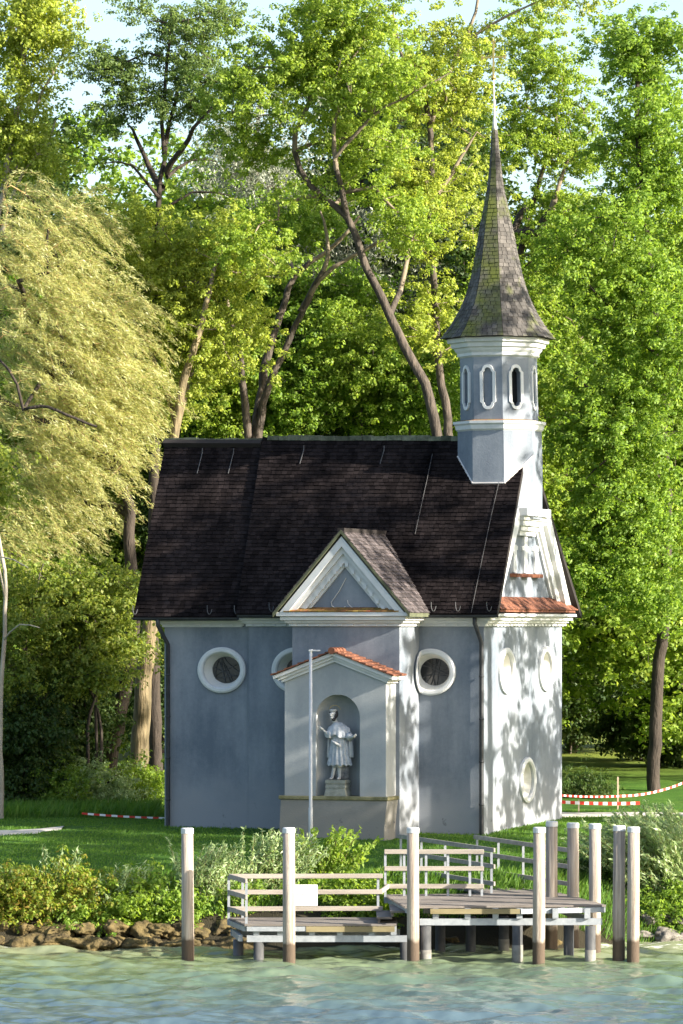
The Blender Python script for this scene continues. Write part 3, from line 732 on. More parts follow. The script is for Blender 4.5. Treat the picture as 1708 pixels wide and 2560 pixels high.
fl = MB()                                              # flashing where the turret meets the slope
def rz(y): return ZE + (y + .4) * (ZR - ZE) / (WH + .4)
o8 = octa(2.30, 10)
ring = [Vector((q[0], q[1], rz(q[1]) + .05)) for q in (o8[4], o8[5], o8[6], o8[7])]
fl.tube([ring[0], ring[1]], .03, 6); fl.tube([ring[1], ring[2]], .03, 6); fl.tube([ring[2], ring[3]], .03, 6)
fl.build("flashing", M['tip'], tower)

# ------------------------------------------------------------------ shrine before the transept
SY = gy(965, fx(990, -P)); SX1 = fx(990, -P); SX0 = fx(712, SY); SC = (SX0 + SX1) / 2; SHW = (SX1 - SX0) / 2
shrine_o = Vector((SC, (SY - P) / 2, 0))
shrine = empty("shrine", cw(*shrine_o), -TH)
tag(shrine, "pale plastered wayside shrine with arched niche and small red tiled gable", "shrine")
zs = fz(1992, SC, SY); ze = fz(1700, SX0, SY); za = fz(1650, SC, SY)
b = MB(); b.prism([(SX0, SY, zs - .3), (SX1, SY, zs - .3), (SX1, SY, ze), (SC, SY, za), (SX0, SY, ze)], (0, -P - SY - .004, 0))
sbody = b.build("body", M['stucco_pale'], shrine, shrine_o)
nx0, nx1 = fx(790, SY), fx(900, SY); NC, NRd = (nx0 + nx1) / 2, (nx1 - nx0) / 2
zn1 = fz(1736, NC, SY); spring = zn1 - NRd
q = MB(); rings = []
for z in (zs, spring): rings.append([(NC + NRd * math.cos(t), SY + NRd * math.sin(t), z) for t in [k * math.pi / 24 for k in range(48)]])
for j in range(1, 10): t2 = math.pi / 2 * j / 10; rings.append([(NC + NRd * math.cos(t2) * math.cos(t), SY + NRd * math.cos(t2) * math.sin(t), spring + NRd * math.sin(t2)) for t in [k * math.pi / 24 for k in range(48)]])
q.loft(rings); cut = q.build("cut", M['stucco_pale'], None, shrine_o)
cut.location = shrine.location; cut.rotation_euler = shrine.rotation_euler
bpy.context.view_layer.update()
carve(sbody, [cut])
pl = MB(); px0, px1 = fx(699, SY - .1), SX1
pl.loft([[(px0 - .02, SY - .14, -1.0), (px1 + .02, SY - .14, -1.0), (px1 + .02, -P - .006, -1.0), (px0 - .02, -P - .006, -1.0)],
         [(px0, SY - .10, 0.2), (px1 - .02, SY - .10, 0.2), (px1 - .02, -P - .006, .2), (px0, -P - .006, .2)],
         [(px0 + .03, SY - .07, zs - .09), (px1 + .06, SY - .07, zs - .09), (px1 + .06, -P - .006, zs - .09), (px0 + .03, -P - .006, zs - .09)]])
pl.build("plinth", M['stucco_plinth'], shrine, shrine_o)
q = MB(); q.box((px0 - .03, SY - .12, zs - .088), (px1 + .10, -P - .008, zs + .02)); q.build("slab", M['slab'], shrine, shrine_o, bevel=.02)
rk = MB(); rs = (za - ze) / SHW; OH = .26
def srake(y0, y1, top, bot, hw):
    zt = lambda x: za + .02 + top - abs(x) * rs
    rk.prism([(SC - hw, y0, zt(hw) - .0), (SC, y0, zt(0)), (SC + hw, y0, zt(hw)), (SC + hw, y0, zt(hw) - (top - bot)), (SC, y0, zt(0) - (top - bot)), (SC - hw, y0, zt(hw) - (top - bot))], (0, y1 - y0, 0))
srake(SY - .22, -P - .008, .20, .10, SHW + OH); srake(SY - .14, -P - .010, .098, .02, SHW + .15); srake(SY - .07, -P - .012, .018, -.07, SHW + .07)
rk.build("raking_cornice", M['white'], shrine, shrine_o)
rt = MB(); HR = SHW + OH + .06
for sg in (-1, 1):
    for i in range(5):
        for j in range(9):
            y0 = SY - .30 + i * .235; s0 = j / 9; x0 = SC + sg * HR * (1 - s0); x1 = SC + sg * HR * (1 - min(1, s0 + .135)); zz0 = za + .25 - abs(x0 - SC) * rs; zz1 = za + .25 - abs(x1 - SC) * rs
            jt = rr.uniform(0, .02); y1 = min(y0 + .215, -P - .01)
            rt.add([(x0, y0, zz0 + .035 + jt), (x0, y1, zz0 + .035 + jt), (x1, y1, zz1 + .008), (x1, y0, zz1 + .008), (x0, y0, zz0), (x0, y1, zz0), (x1, y0, zz1 - .02), (x1, y1, zz1 - .02)],
                   [(0, 1, 2, 3), (0, 4, 5, 1), (0, 3, 6, 4), (5, 7, 2, 1), (4, 6, 7, 5)])
for i in range(4): rt.tube([(SC, SY - .32 + i * .25, za + .26), (SC, SY - .32 + i * .25 + .27, za + .245)], [.10, .085], 10)
rt.build("tile_roof", M['terracotta'], shrine, shrine_o)

# pedestal and statue
zp = fz(1950, NC, SY); pcx = fx(842, SY + .1)
ped_o = Vector((pcx, SY + .22, zs + .022))
ped = MB()
ped.loft([[(pcx + sx * w, SY + .22 + sy * d, z) for sx, sy in ((-1, -1), (1, -1), (1, 1), (-1, 1))] for z, w, d in ((zs + .022, .33, .27), (zs + .25, .27, .23), (zs + .252, .30, .25), (zp - .10, .27, .22), (zp - .098, .30, .25), (zp, .29, .24))])
tag(ped.build("pedestal", M['pedestal'], None, ped_o), "lichen covered stone block under the saint's statue in the niche", "pedestal")
pedob = bpy.data.objects["pedestal"]; pedob.location = cw(*ped_o); pedob.rotation_euler = (0, 0, -TH)
statue = empty("statue", cw(fx(846, SY + .2), SY + .24, zp), -TH)
tag(statue, "weathered saint statue in white robe and cape, both hands lifted, standing in the niche", "statue")
def fuse(mbx, name, mats, parent, vox):                # one continuous skin over overlapping volumes
    o = mbx.build(name, mats, parent)
    m = o.modifiers.new("fuse", 'REMESH'); m.mode = 'VOXEL'; m.voxel_size = vox; m.use_smooth_shade = True
    s2 = o.modifiers.new("soft", 'SMOOTH'); s2.iterations = 3; s2.factor = .4
    dg = bpy.context.evaluated_depsgraph_get(); dg.update()
    me = bpy.data.meshes.new_from_object(o.evaluated_get(dg)); o.modifiers.clear(); o.data = me
    me.materials.clear()
    for k in mats: me.materials.append(k)
    me.polygons.foreach_set("use_smooth", [True] * len(me.polygons))
    return o
bd = MB()
hd = Vector((-.135, -.06, 1.80))
bd.sphere(hd, (.095, .115, .15)); bd.sphere(hd + Vector((-.02, -.04, -.07)), (.065, .075, .085))
bd.tube([hd + Vector((-.035, -.105, .03)), hd + Vector((-.045, -.150, -.025))], [.016, .026], 8)           # nose
bd.sphere(hd + Vector((-.025, -.115, .045)), (.075, .02, .018))                                             # brow
bd.sphere(hd + Vector((-.035, -.122, -.072)), (.030, .016, .010))                                           # mouth
for sx in (-1, 1): bd.sphere(hd + Vector((sx * .095, .01, 0)), (.015, .028, .038)); bd.sphere(hd + Vector((-.027 + sx * .036, -.108, .018)), (.016, .012, .011))
bd.tube([hd + Vector((.01, .02, -.12)), (-.06, .0, 1.50)], [.065, .085], 10)
bd.loft([[(cx_ + a * math.cos(t), cy_ + d * math.sin(t), z) for t in [k * math.pi / 10 for k in range(20)]] for z, cx_, cy_, a, d in
         ((.35, .0, .0, .17, .14), (.9, .01, .0, .17, .14), (1.2, .0, .0, .20, .15), (1.42, -.01, .0, .25, .14), (1.52, -.03, .0, .16, .11))])
def limb(pts, rad): bd.tube(pts, rad, 10); [bd.sphere(p, r * 1.02, nu=10, nv=7) for p, r in zip(pts, rad)]
limb([(-.24, -.02, 1.42), (-.20, -.20, 1.20), (-.37, -.28, 1.40)], [.075, .055, .030])
limb([(.27, -.02, 1.40), (.36, -.14, 1.17), (.50, -.26, 1.20)], [.075, .06, .036])
def hand(w, fwd, side, spread):                        # palm, four fingers of unequal length, thumb from the side of the palm
    w, fwd, side = Vector(w), Vector(fwd).normalized(), Vector(side).normalized(); up = fwd.cross(side)
    bd.tube([w - fwd * .01, w + fwd * .04, w + fwd * .085], [.030, .038, .034], 8)
    for i, (ln, o) in enumerate(((.075, -.030), (.088, -.010), (.082, .010), (.064, .028))):
        b0 = w + fwd * .075 + side * o; dr = (fwd + side * (o * spread)).normalized(); crl = up * (-.25 - .1 * i)
        bd.tube([b0, b0 + dr * ln * .5, b0 + (dr + crl * .6).normalized() * ln], [.0115, .0105, .009], 7)
    b0 = w + fwd * .025 - side * .03; dr = (fwd * .7 - side * .8).normalized()
    bd.tube([b0, b0 + dr * .04, b0 + (dr + fwd * .3).normalized() * .072], [.014, .012, .010], 7)
hand((-.37, -.28, 1.40), (-.62, -.3, .45), (.3, -.2, .8), 9)
hand((.50, -.26, 1.20), (.80, -.35, .42), (-.2, -.5, .6), 5)
for x, dx in ((-.13, -.06), (.03, .0), (.17, .02)):    # trousered legs and shoe below the hem (one is a fold of the cassock)
    if x < .1:
        bd.tube([(x + .02, 0, .60), (x, -.02, .30), (x + dx, -.03, .05)], [.085, .062, .045], 10); bd.sphere((x + dx, -.09, .035), (.045, .105, .04))
body = fuse(bd, "body", [M['stone']], statue, .0125)
cs = MB(); rngs = []
for z, a, d in ((.02, .24, .15), (.2, .23, .15), (.46, .22, .15), (.7, .2, .14)):
    rngs.append([(.02 + (a + .022 * math.sin(9 * t)) * math.cos(t), .05 + (d + .02 * math.sin(9 * t)) * math.sin(t) * (1 if math.sin(t) > 0 else .45), z) for t in [k * math.pi / 36 for k in range(72)]])
cs.loft(rngs); cs.build("cassock", M['cassock'], statue, smooth=True)
rb = MB(); rngs = []
for z, a, d, w in ((.40, .345, .235, .024), (.42, .345, .235, .022), (.6, .31, .215, .020), (.85, .275, .19, .014), (1.05, .245, .175, .008), (1.3, .255, .17, .004), (1.42, .2, .14, 0)):
    rngs.append([(.025 + (a + w * math.sin(15 * t + 2 * z)) * math.cos(t), (d + w * math.sin(15 * t + 2 * z)) * math.sin(t), z + (.018 * math.sin(11 * t) if z < .43 else 0)) for t in [k * math.pi / 60 for k in range(120)]])
rb.loft(rngs); rb.build("robe", M['robe'], statue, smooth=True)
cp = MB(); rngs = []
for z, a, d, w in ((1.16, .36, .25, .016), (1.19, .365, .25, .012), (1.34, .345, .23, .008), (1.46, .285, .185, .004), (1.55, .17, .13, 0), (1.60, .10, .095, 0)):
    dip = .10 if z < 1.2 else (.05 if z < 1.4 else 0)
    rngs.append([(-.01 + (a + w * math.sin(13 * t)) * math.cos(t) - (1.6 - z) * -.03, -.01 + (d + w * math.sin(13 * t)) * math.sin(t), z + dip * max(0, -math.sin(t)) * math.exp(-((math.cos(t) + .15) / .3) ** 2)) for t in [k * math.pi / 48 for k in range(96)]])
cp.loft(rngs); cp.build("cape", M['robe'], statue, smooth=True)
for x, z0, z1, wd in ((-.29, .60, 1.22, .07), (.33, .62, 1.2, .085)):
    mt = MB(); mt.loft([[(x + wd * s * math.cos(t), .06 + .10 * math.sin(t) + .012 * math.sin(5 * t), z) for t in [k * math.pi / 12 for k in range(24)]] for z, s in ((z0, 1.0), (z0 + .03, 1.1), ((z0 + z1) / 2, .9), (z1, .6))]); mt.build("mantle", M['stone'], statue, smooth=True)
cf = MB(); cf.tube([(-.13, -.24, 1.08), (.09, -.25, .97)], [.028, .04], 10); cf.sphere((.10, -.255, .965), (.05, .03, .045)); cf.tube([(-.02, -.25, 1.06), (.02, -.255, .99)], .018, 8)
for a, b_ in (((-.20, -.07, 1.29), (-.26, -.235, 1.25)), ((.32, -.07, 1.27), (.395, -.17, 1.165))):
    sv = MB(); a, b_ = Vector(a), Vector(b_); sv.tube([a, a.lerp(b_, .5), b_, b_ + (b_ - a) * .03], [.085, .105, .10, .06], 12); sv.build("sleeve", M['robe'], statue, smooth=True)
cf.build("carved_staff", M['stone'], statue, smooth=True)
hr = MB()
hr.sphere(hd + Vector((.03, .035, .03)), (.098, .10, .135)); hr.sphere(hd + Vector((.02, -.045, -.115)), (.062, .068, .055)); hr.sphere(hd + Vector((-.085, -.03, .06)), (.03, .05, .05)); hr.sphere(hd + Vector((.075, -.05, -.04)), (.03, .05, .08))
hr.build("hair", M['hair'], statue, smooth=True)
cpz = MB(); cpz.loft([[(hd.x - .01 + a * math.cos(t), hd.y + a * math.sin(t), z) for t in [k * math.pi / 8 for k in range(16)]] for z, a in ((hd.z + .09, .098), (hd.z + .15, .10), (hd.z + .165, .06))])
cpz.build("cap", M['stone'], statue, smooth=True)
hl = MB(); hl.tube([(hd.x + .01 + .17 * math.cos(t), hd.y + .09, hd.z + .10 + .17 * math.sin(t)) for t in [.3 + k * 2.5 / 20 for k in range(21)]], .006, 5); hl.build("halo", M['gold'], statue)

# ------------------------------------------------------------------ lamp post
lb = at(777, 2100, 114.0); lz = G(lb.x, 114)
lamp = empty("lamp_post", (lb.x, 114, lz)); tag(lamp, "slim white lamp post with small flat head in front of the shrine", "lamp post")
ht = at(777, 1630, 114).z - lz
q = MB(); q.tube([(0, 0, -.3), (0, 0, 1.1), (0, 0, 1.12), (0, 0, ht)], [.057, .057, .046, .042], 14); q.build("pole", M['lamp'], lamp, smooth=True)
q = MB(); q.tube([(0, 0, ht - .02), (0, 0, ht + .03), (.06, -.01, ht + .05)], [.05, .05, .035], 12); q.box((-.06, -.06, ht + .02), (.26, .05, ht + .06)); q.build("lamp_head", M['lamp'], lamp, bevel=.008)
q = MB(); q.prism([(.03, -.05, 3.05), (.10, -.05, 3.62), (.085, -.05, 3.64), (.03, -.05, 3.2)], (0, .08, 0)); q.build("bracket", M['lamp'], lamp)

# ------------------------------------------------------------------ mooring posts
def mooring(px, base, top, label):
    Y = CAMZ * F / (base - HY); X = (px - CX) * Y / F; h = CAMZ - (top - HY) * Y / F
    o = empty("mooring_post", (X, Y, 0), random.uniform(0, 6)); tag(o, label, "mooring post", "mooring posts around the landing stage")
    q = MB(); n = 20; rr_ = random.Random(px); rings = []
    for z, r in ((-2.6, .152), (-.3, .151), (.25, .150), (.5, .149), (1.6, .146), (h - .05, .142)):
        rings.append([(r * (1 + .012 * math.sin(3 * t + z)) * math.cos(t), r * (1 + .012 * math.sin(2 * t - z)) * math.sin(t), z) for t in [2 * math.pi * k / n for k in range(n)]])
    q.loft(rings); q.build("post_shaft", POSTM, o, smooth=True)
    q = MB(); q.tube([(0, 0, h - .12), (0, 0, h - .005), (0, 0, h + .012)], [.152, .152, .13], 20); q.build("post_cap", M['lamp'], o)
    o.rotation_euler.x = R(rr_.uniform(-.35, .35)); o.rotation_euler.y = R(rr_.uniform(-.35, .35))
    return o
def post_mat():
    m = surf("bleached_post_timber", (.17, .13, .10), (.47, .41, .34), .8, 2.6, bump=.8, bscale=22, stretch=(5, 5, .2), bdist=.02)
    nt = m.node_tree; N, L = nt.nodes.new, nt.links.new; b = nt.nodes["Principled BSDF"]; src = b.inputs["Base Color"].links[0].from_socket
    tc = N("ShaderNodeTexCoord"); sp = N("ShaderNodeSeparateXYZ"); L(tc.outputs["Object"], sp.inputs[0])
    n = N("ShaderNodeTexNoise"); n.inputs["Scale"].default_value = 5; L(tc.outputs["Object"], n.inputs[0])
    ad = N("ShaderNodeMath"); ad.operation = 'MULTIPLY_ADD'; ad.inputs[1].default_value = -.4; L(n.outputs[0], ad.inputs[0]); L(sp.outputs[2], ad.inputs[2])
    mr = N("ShaderNodeMapRange"); mr.inputs[1].default_value = .38; mr.inputs[2].default_value = .26; L(ad.outputs[0], mr.inputs[0])
    mx = N("ShaderNodeMix"); mx.data_type = 'RGBA'; mx.inputs[7].default_value = (.09, .065, .045, 1); L(mr.outputs[0], mx.inputs[0]); L(src, mx.inputs[6]); L(mx.outputs[2], b.inputs["Base Color"])
    return m
POSTM = post_mat()
posts = [(470, 2399, 2071, "mooring post standing alone at far left, clear of the landing stage"),
         (723, 2410, 2070, "mooring post behind which the white notice board is fixed"),
         (1033, 2405, 2070, "mooring post between the lower and the upper deck of the stage"),
         (1347, 2406, 2069, "mooring post in front of the upper deck's right half"),
         (1379, 2373, 2054, "tallest looking mooring post, behind the end of the gangway handrail"),
         (1433, 2373, 2058, "mooring post behind the right tip of the deck, nearer the handrail"),
         (1487, 2384, 2060, "mooring post behind the outermost right corner of the deck"),
         (1547, 2400, 2065, "inner one of the two mooring posts standing close together right of the stage"),
         (1583, 2402, 2068, "outermost right mooring post of the close pair beside the shore willow")]
for p in posts: mooring(*p)
# notice board
nb = at(764, 2238, 99.75)
sg = empty("notice_board", nb); tag(sg, "white notice board with faded grey lettering beside the second mooring post", "sign")
q = MB(); q.box((-.29, -.012, -.25), (.285, .012, .25)); q.build("board", M['sign'], sg, bevel=.004)
for i, (t, dx) in enumerate((("Anlegestelle", -.27), ("Rettungszwecke", -.275), ("freihalten", -.27))):
    cu = bpy.data.curves.new("lettering", 'FONT'); cu.body = t; cu.size = .098 if i != 1 else .076; cu.extrude = .001
    to = bpy.data.objects.new("tmp", cu); COL.objects.link(to)
    dg = bpy.context.evaluated_depsgraph_get(); dg.update(); me = bpy.data.meshes.new_from_object(to.evaluated_get(dg)); bpy.data.objects.remove(to)
    me.materials.clear(); me.materials.append(M['ink'])
    lo = bpy.data.objects.new("lettering", me); COL.objects.link(lo); lo.parent = sg; lo.location = (dx, -.0145, .13 - i * .125); lo.rotation_euler = (R(90), 0, 0)
for z in (-.14, .14): q = MB(); q.box((-.40, .012, z - .02), (-.20, .03, z + .02)); q.build("bracket", M['galv'], sg)

# ------------------------------------------------------------------ landing stage
ZL, ZU = .86, 1.30
def dk(px, py, z): Y = (CAMZ - z) * F / (py - HY); return Vector(((px - CX) * Y / F, Y, z))
stage = empty("landing_stage", (1.0, 102.0, 0)); tag(stage, "two level wooden landing stage on dark piles with gangway and handrails", "landing stage")
so_ = (1.0, 102.0, 0)
def planks(name, poly, z, across, mat):                # poly: 4 corners (front left, front right, back right, back left)
    q = MB(); a, b, c, d = [Vector((p[0], p[1], z)) for p in poly]
    n = max(3, int(((d - a).length + (c - b).length) / 2 / .15)) if across else max(3, int(((b - a).length + (c - d).length) / 2 / .15))
    for i in range(n):
        s0, s1 = i / n + .006, (i + 1) / n - .006; j = random.uniform(-.02, .02)
        if across: k = [a.lerp(d, s0), b.lerp(c, s0), b.lerp(c, s1), a.lerp(d, s1)]; e = (b - a).normalized() * j; k[1] += e; k[2] += e
        else: k = [a.lerp(b, s0), a.lerp(b, s1), d.lerp(c, s1), d.lerp(c, s0)]
        q.prism([p - Vector((0, 0, .05)) for p in k], (0, 0, .05 + random.uniform(-.004, .004)))
    return q.build(name, mat, stage, so_)
A_, B_, C_, D_ = dk(612, 2310, ZL), dk(992, 2310, ZL), dk(992, 2293, ZL), dk(571, 2293, ZL)
planks("deck", (A_, B_, C_, D_), ZL, True, M['plank'])
E_, F_, H_, I_ = dk(1012, 2266, ZU), dk(1516, 2262, ZU), dk(1400, 2232, ZU), dk(960, 2236, ZU)
planks("deck", (E_, F_, H_, I_), ZU, True, M['plank'])
J_, K_ = Vector((3.45, I_.y + 1.1, ZU)), Vector((5.2, H_.y + .2, ZU))
gl0, gl1 = dk(1234, 2232, ZU), dk(1400, 2231, ZU)
off = Vector((-2.35, 5.0, .1))
q = MB(); g0, g1 = Vector((gl0.x, H_.y - .3, ZU - .012)), Vector((gl1.x, H_.y - .3, ZU - .012))
for i in range(34):
    s0, s1 = i / 34 + .002, (i + 1) / 34 - .002
    q.prism([g0 + off * s0 - Vector((0, 0, .05)), g1 + off * s0 - Vector((0, 0, .05)), g1 + off * s1 - Vector((0, 0, .05)), g0 + off * s1 - Vector((0, 0, .05))], (0, 0, .05))
q.build("gangway", M['plank'], stage, so_)
q = MB(); st0, st1 = dk(915, 2293, ZL), None               # steps between the levels
for i, z in enumerate((ZL + .15, ZL + .30)):
    x0 = E_.x - .66 + i * .32; q.box((x0, E_.y + .5, z - .05), (x0 + .36, C_.y + .25, z)); q.box((x0 + .02, E_.y + .55, z - .14), (x0 + .08, C_.y + .2, z - .055))
q.build("step", M['plank'], stage, so_)
fa = MB()
def front(a, b, dz, h, w, mbx, dy=0): mbx.beam(Vector(a) + Vector((0, dy, dz)), Vector(b) + Vector((0, dy, dz)), w, h)
x0, x1 = at(765, 0, 100).x, B_.x - .05
front((x0, A_.y, ZL), (x1, A_.y, ZL), -.125, .13, .05, fa, .02)
front((at(1077, 0, 100).x, E_.y, ZU), (at(1302, 0, 100).x, E_.y, ZU), -.12, .12, .05, fa, .02)
fa.build("fascia", M['fascia'], stage, so_)
bm_ = MB()
front((at(1302, 0, 100).x + .02, E_.y + .02, ZU), (F_.x - .05, F_.y + .02, ZU), -.12, .12, .06, bm_)
front((A_.x + .05, A_.y, ZL), (x0 - .02, A_.y, ZL), -.12, .11, .06, bm_, .03)
front((D_.x, D_.y, ZL), (C_.x, C_.y, ZL), -.12, .12, .06, bm_); front((A_.x, A_.y + .1, ZL), (D_.x, D_.y, ZL), -.12, .12, .06, bm_); front((I_.x, I_.y, ZU), (H_.x, H_.y, ZU), -.12, .12, .06, bm_)
front((F_.x - .05, F_.y, ZU), (H_.x, H_.y, ZU), -.12, .12, .06, bm_); front((E_.x + .1, E_.y, ZU), (I_.x + .05, I_.y, ZU), -.12, .12, .06, bm_)
zl2, zu2 = ZL - .36, ZU - .38
front((at(616, 0, 100.2).x, A_.y + .15, 0), (at(1022, 0, 100.2).x, A_.y + .15, 0), zl2, .16, .10, bm_)
front((at(577, 0, 103).x, D_.y - .15, 0), (at(1000, 0, 103).x, D_.y - .15, 0), zl2, .16, .10, bm_); front((at(600, 0, 100.2).x, A_.y + .2, 0), (at(585, 0, 103).x, D_.y - .15, 0), zl2 + .004, .15, .10, bm_)
front((at(1050, 0, 100.2).x, E_.y + .15, 0), (at(1508, 0, 100.2).x, E_.y + .25, 0), zu2, .16, .10, bm_)
front((at(1060, 0, 104).x, I_.y - .15, 0), (at(1400, 0, 104).x, H_.y - .15, 0), zu2, .16, .10, bm_)
front((at(1480, 0, 100.3).x, E_.y + .3, 0), (at(1398, 0, 104).x, H_.y - .2, 0), zu2 + .004, .15, .10, bm_)
for px in (640, 700, 780, 850, 930, 985): X = at(px, 0, 100.3).x; bm_.box((X - .07, A_.y + .09, zl2 + .082), (X + .07, A_.y + .21, ZL - .058))
for px in (1090, 1170, 1240, 1300, 1390, 1470): X = at(px, 0, 100.3).x; bm_.box((X - .07, E_.y + .09, zu2 + .082), (X + .07, E_.y + .21, ZU - .058))
bm_.build("steel_frame", M['galv'], stage, so_)
for px, base in ((596, 2392), (647, 2398), (1013, 2398), (1065, 2404), (1101, 2371), (1177, 2374), (1260, 2370), (1294, 2402), (1422, 2394), (1476, 2404)):
    Y = min(CAMZ * F / (base - HY), 103.6); X = (px - CX) * Y / F; top = zl2 - .08 if px < 1030 else zu2 - .08
    q = MB(); q.tube([(X, Y, -2.5), (X, Y, top)], .125, 16); pile = q.build("pile", M['pile'], stage, so_, smooth=True)
    if px in (1065, 1260, 1294, 1476): q = MB(); q.tube([(X, Y, -.3), (X, Y, .28 + .1 * (px % 3))], .133, 16); q.build("sleeve", M['pilewrap'], pile, so_, smooth=True)
def railing(pts, tops, posts_at, hgt=1.05, levels=(1.0, .62, .22), h=.115):
    """three boards on square posts along a line of deck points"""
    r = MB(); pts = [Vector(p) for p in pts]; nrm = None
    ro = MB()
    for a, b in zip(pts[:-1], pts[1:]):
        for l in levels: ro.beam(a + Vector((0, 0, hgt * l)), b + Vector((0, 0, hgt * l)), .05, h)
    rail = ro.build("railing", M['rail'], stage, so_, bevel=.006)
    for p in posts_at:
        p = Vector(p); q = MB(); q.box((p.x - .03, p.y + .028, p.z - .18), (p.x + .03, p.y + .085, p.z + hgt * 1.0)); q.build("railing_post", M['galv'], rail, so_)
rb0, rb1 = dk(572, 2295, ZL), dk(957, 2294, ZL); rf0 = dk(616, 2309, ZL)
railing([rb0, rb1], 0, [rb0.lerp(rb1, t) for t in (.0, .09, .97)], 1.02)
railing([rf0, rb0 + Vector((.03, -.06, 0))], 0, [rf0], 1.02)
ub0, ub1 = dk(961, 2240, ZU), dk(1210, 2240, ZU)
railing([ub0, ub1], 0, [ub0.lerp(ub1, t) for t in (.01, .2, .42, .64, .86, .98)], 1.10)
q = MB(); q.beam(rb1 + Vector((-.05, 0, .632)), ub0 + Vector((.1, 0, .242)), .05, .115); q.build("linking_rail", M['rail'], stage, so_, bevel=.006)
def garail(base, hgt=1.08):
    a = Vector(base); b = a + off
    railing([a, b], 0, [a.lerp(b, t) for t in (.03, .25, .5, .75, .97)], hgt, h=.11)
garail((gl0.x + .02, H_.y - .2, ZU)); garail((gl1.x - .02 + .35, H_.y - .6, ZU))

# ------------------------------------------------------------------ barrier tape
def tape(a, b, sag, w, n, label, tilt=0.0):
    a, b = Vector(a), Vector(b); V, q = [], MB()
    for i in range(n):
        def pt(t): return a.lerp(b, t) + Vector((0, 0, -sag * 4 * t * (1 - t)))
        p0, p1 = pt(i / n), pt((i + 1) / n); u = Vector((0, tilt * w, w))
        t = Vector((0, .004, 0))
        q.add([p0, p1, p1 + u, p0 + u, p0 + t, p1 + t, p1 + u + t, p0 + u + t], [(0, 1, 2, 3), (7, 6, 5, 4), (3, 2, 6, 7), (0, 4, 5, 1)], i % 2)
    o = q.build("barrier_tape", [M['tapered'], M['tapewhite']], None, a); o.location = a
    tag(o, label, "barrier tape", "red and white barrier tapes")
tape(at(205, 2036, 124.8), at(412, 2048, 124.9), .02, .06, 14, "red and white barrier tape sagging through grass left of the chapel")
tape(at(1403, 1991, 131), at(1548, 1993, 131), .03, .065, 22, "upper red and white tape right of the chapel, running to the wooden stake")
tape(at(1403, 2009, 129), at(1600, 2012, 129), .03, .10, 17, "broad lower strip of red and white tape right of the chapel")
tape(at(1548, 1993, 131), at(1720, 1955, 132), .12, .07, 22, "red and white tape rising from the stake towards the dark trunk")
def stake(px, top, Y, label, r=.024):
    p = at(px, top, Y); z0 = G(p.x, Y); o = empty("stake", (p.x, Y, z0)); q = MB(); h = p.z - z0
    q.loft([[(sx * r, sy * r, z) for sx, sy in ((-1, -1), (1, -1), (1, 1), (-1, 1))] for z in (-.3, h - .03)] + [[(sx * r * .5, sy * r * .5, h) for sx, sy in ((-1, -1), (1, -1), (1, 1), (-1, 1))]])
    ob = q.build("stake", M['stake'], None); ob.location = (p.x, Y, z0); bpy.data.objects.remove(o); ob.name = "stake"; tag(ob, label, "stake")
stake(1545, 1942, 131.03, "pale wooden stake that carries the upper barrier tape")
stake(1447, 1998, 129.03, "short thin stake behind the broad lower tape, close to the chapel wall", .022)
stake(366, 1925, 133.5, "short sawn stake beside the mossy trunk left of the chapel", .05)
for px, Y, lb_ in ((1467, 182, "thin dark fence stake on the far meadow, nearer the chapel"), (1547, 182, "thin dark fence stake on the far meadow, farther from the chapel")):
    p = at(px, 1862, Y); q = MB(); q.tube([(0, 0, -.3), (0, 0, 1.1)], .03, 6); o = q.build("fence_stake", M['bark_dark'], None); o.location = (p.x, Y, G(p.x, Y)); tag(o, lb_, "fence stake")
#VEGETATION
# ------------------------------------------------------------------ vegetation
def unit(a): return a / np.maximum(np.linalg.norm(a, axis=-1, keepdims=True), 1e-9)
def leaves(pos, nrm, dirs, Ln, Wd, fold=.25):
    """one folded four-cornered blade per row"""
    d = unit(dirs - nrm * (dirs * nrm).sum(-1, keepdims=True)); s = np.cross(d, nrm)
    Ln = np.broadcast_to(Ln, (len(pos),))[:, None]; Wd = np.broadcast_to(Wd, (len(pos),))[:, None]
    V = np.empty((len(pos), 4, 3), np.float32)
    V[:, 0] = pos - d * Ln * .5; V[:, 2] = pos + d * Ln * .5 - nrm * Ln * fold * .3
    V[:, 1] = pos + s * Wd * .5 + nrm * Wd * fold; V[:, 3] = pos - s * Wd * .5 + nrm * Wd * fold
    return V.reshape(-1, 3)
def tuft(cent, n, rad, L, Wd, rng, flat=.7, up=.7, droop=.5, wind=.0, jit=.5):
    """n leaves round every centre, facing out of the tuft and up: each tuft has a light and a dark side"""
    k = len(cent); c = np.repeat(cent, n, 0)
    o = unit(rng.normal(size=(k * n, 3))); r = rad * rng.random((k * n, 1)) ** .45 * np.repeat(rng.uniform(.7, 1.3, (k, 1)), n, 0)
    p = c + o * r * np.array([1, 1, flat])
    nr = unit(o * .8 + np.array([0, 0, up]) + rng.normal(size=o.shape) * jit)
    dr = o * .7 + rng.normal(size=o.shape) * .5 + np.array([wind, 0, -droop])
    return leaves(p, nr, dr, L * rng.uniform(.65, 1.25, k * n), Wd * rng.uniform(.7, 1.2, k * n))
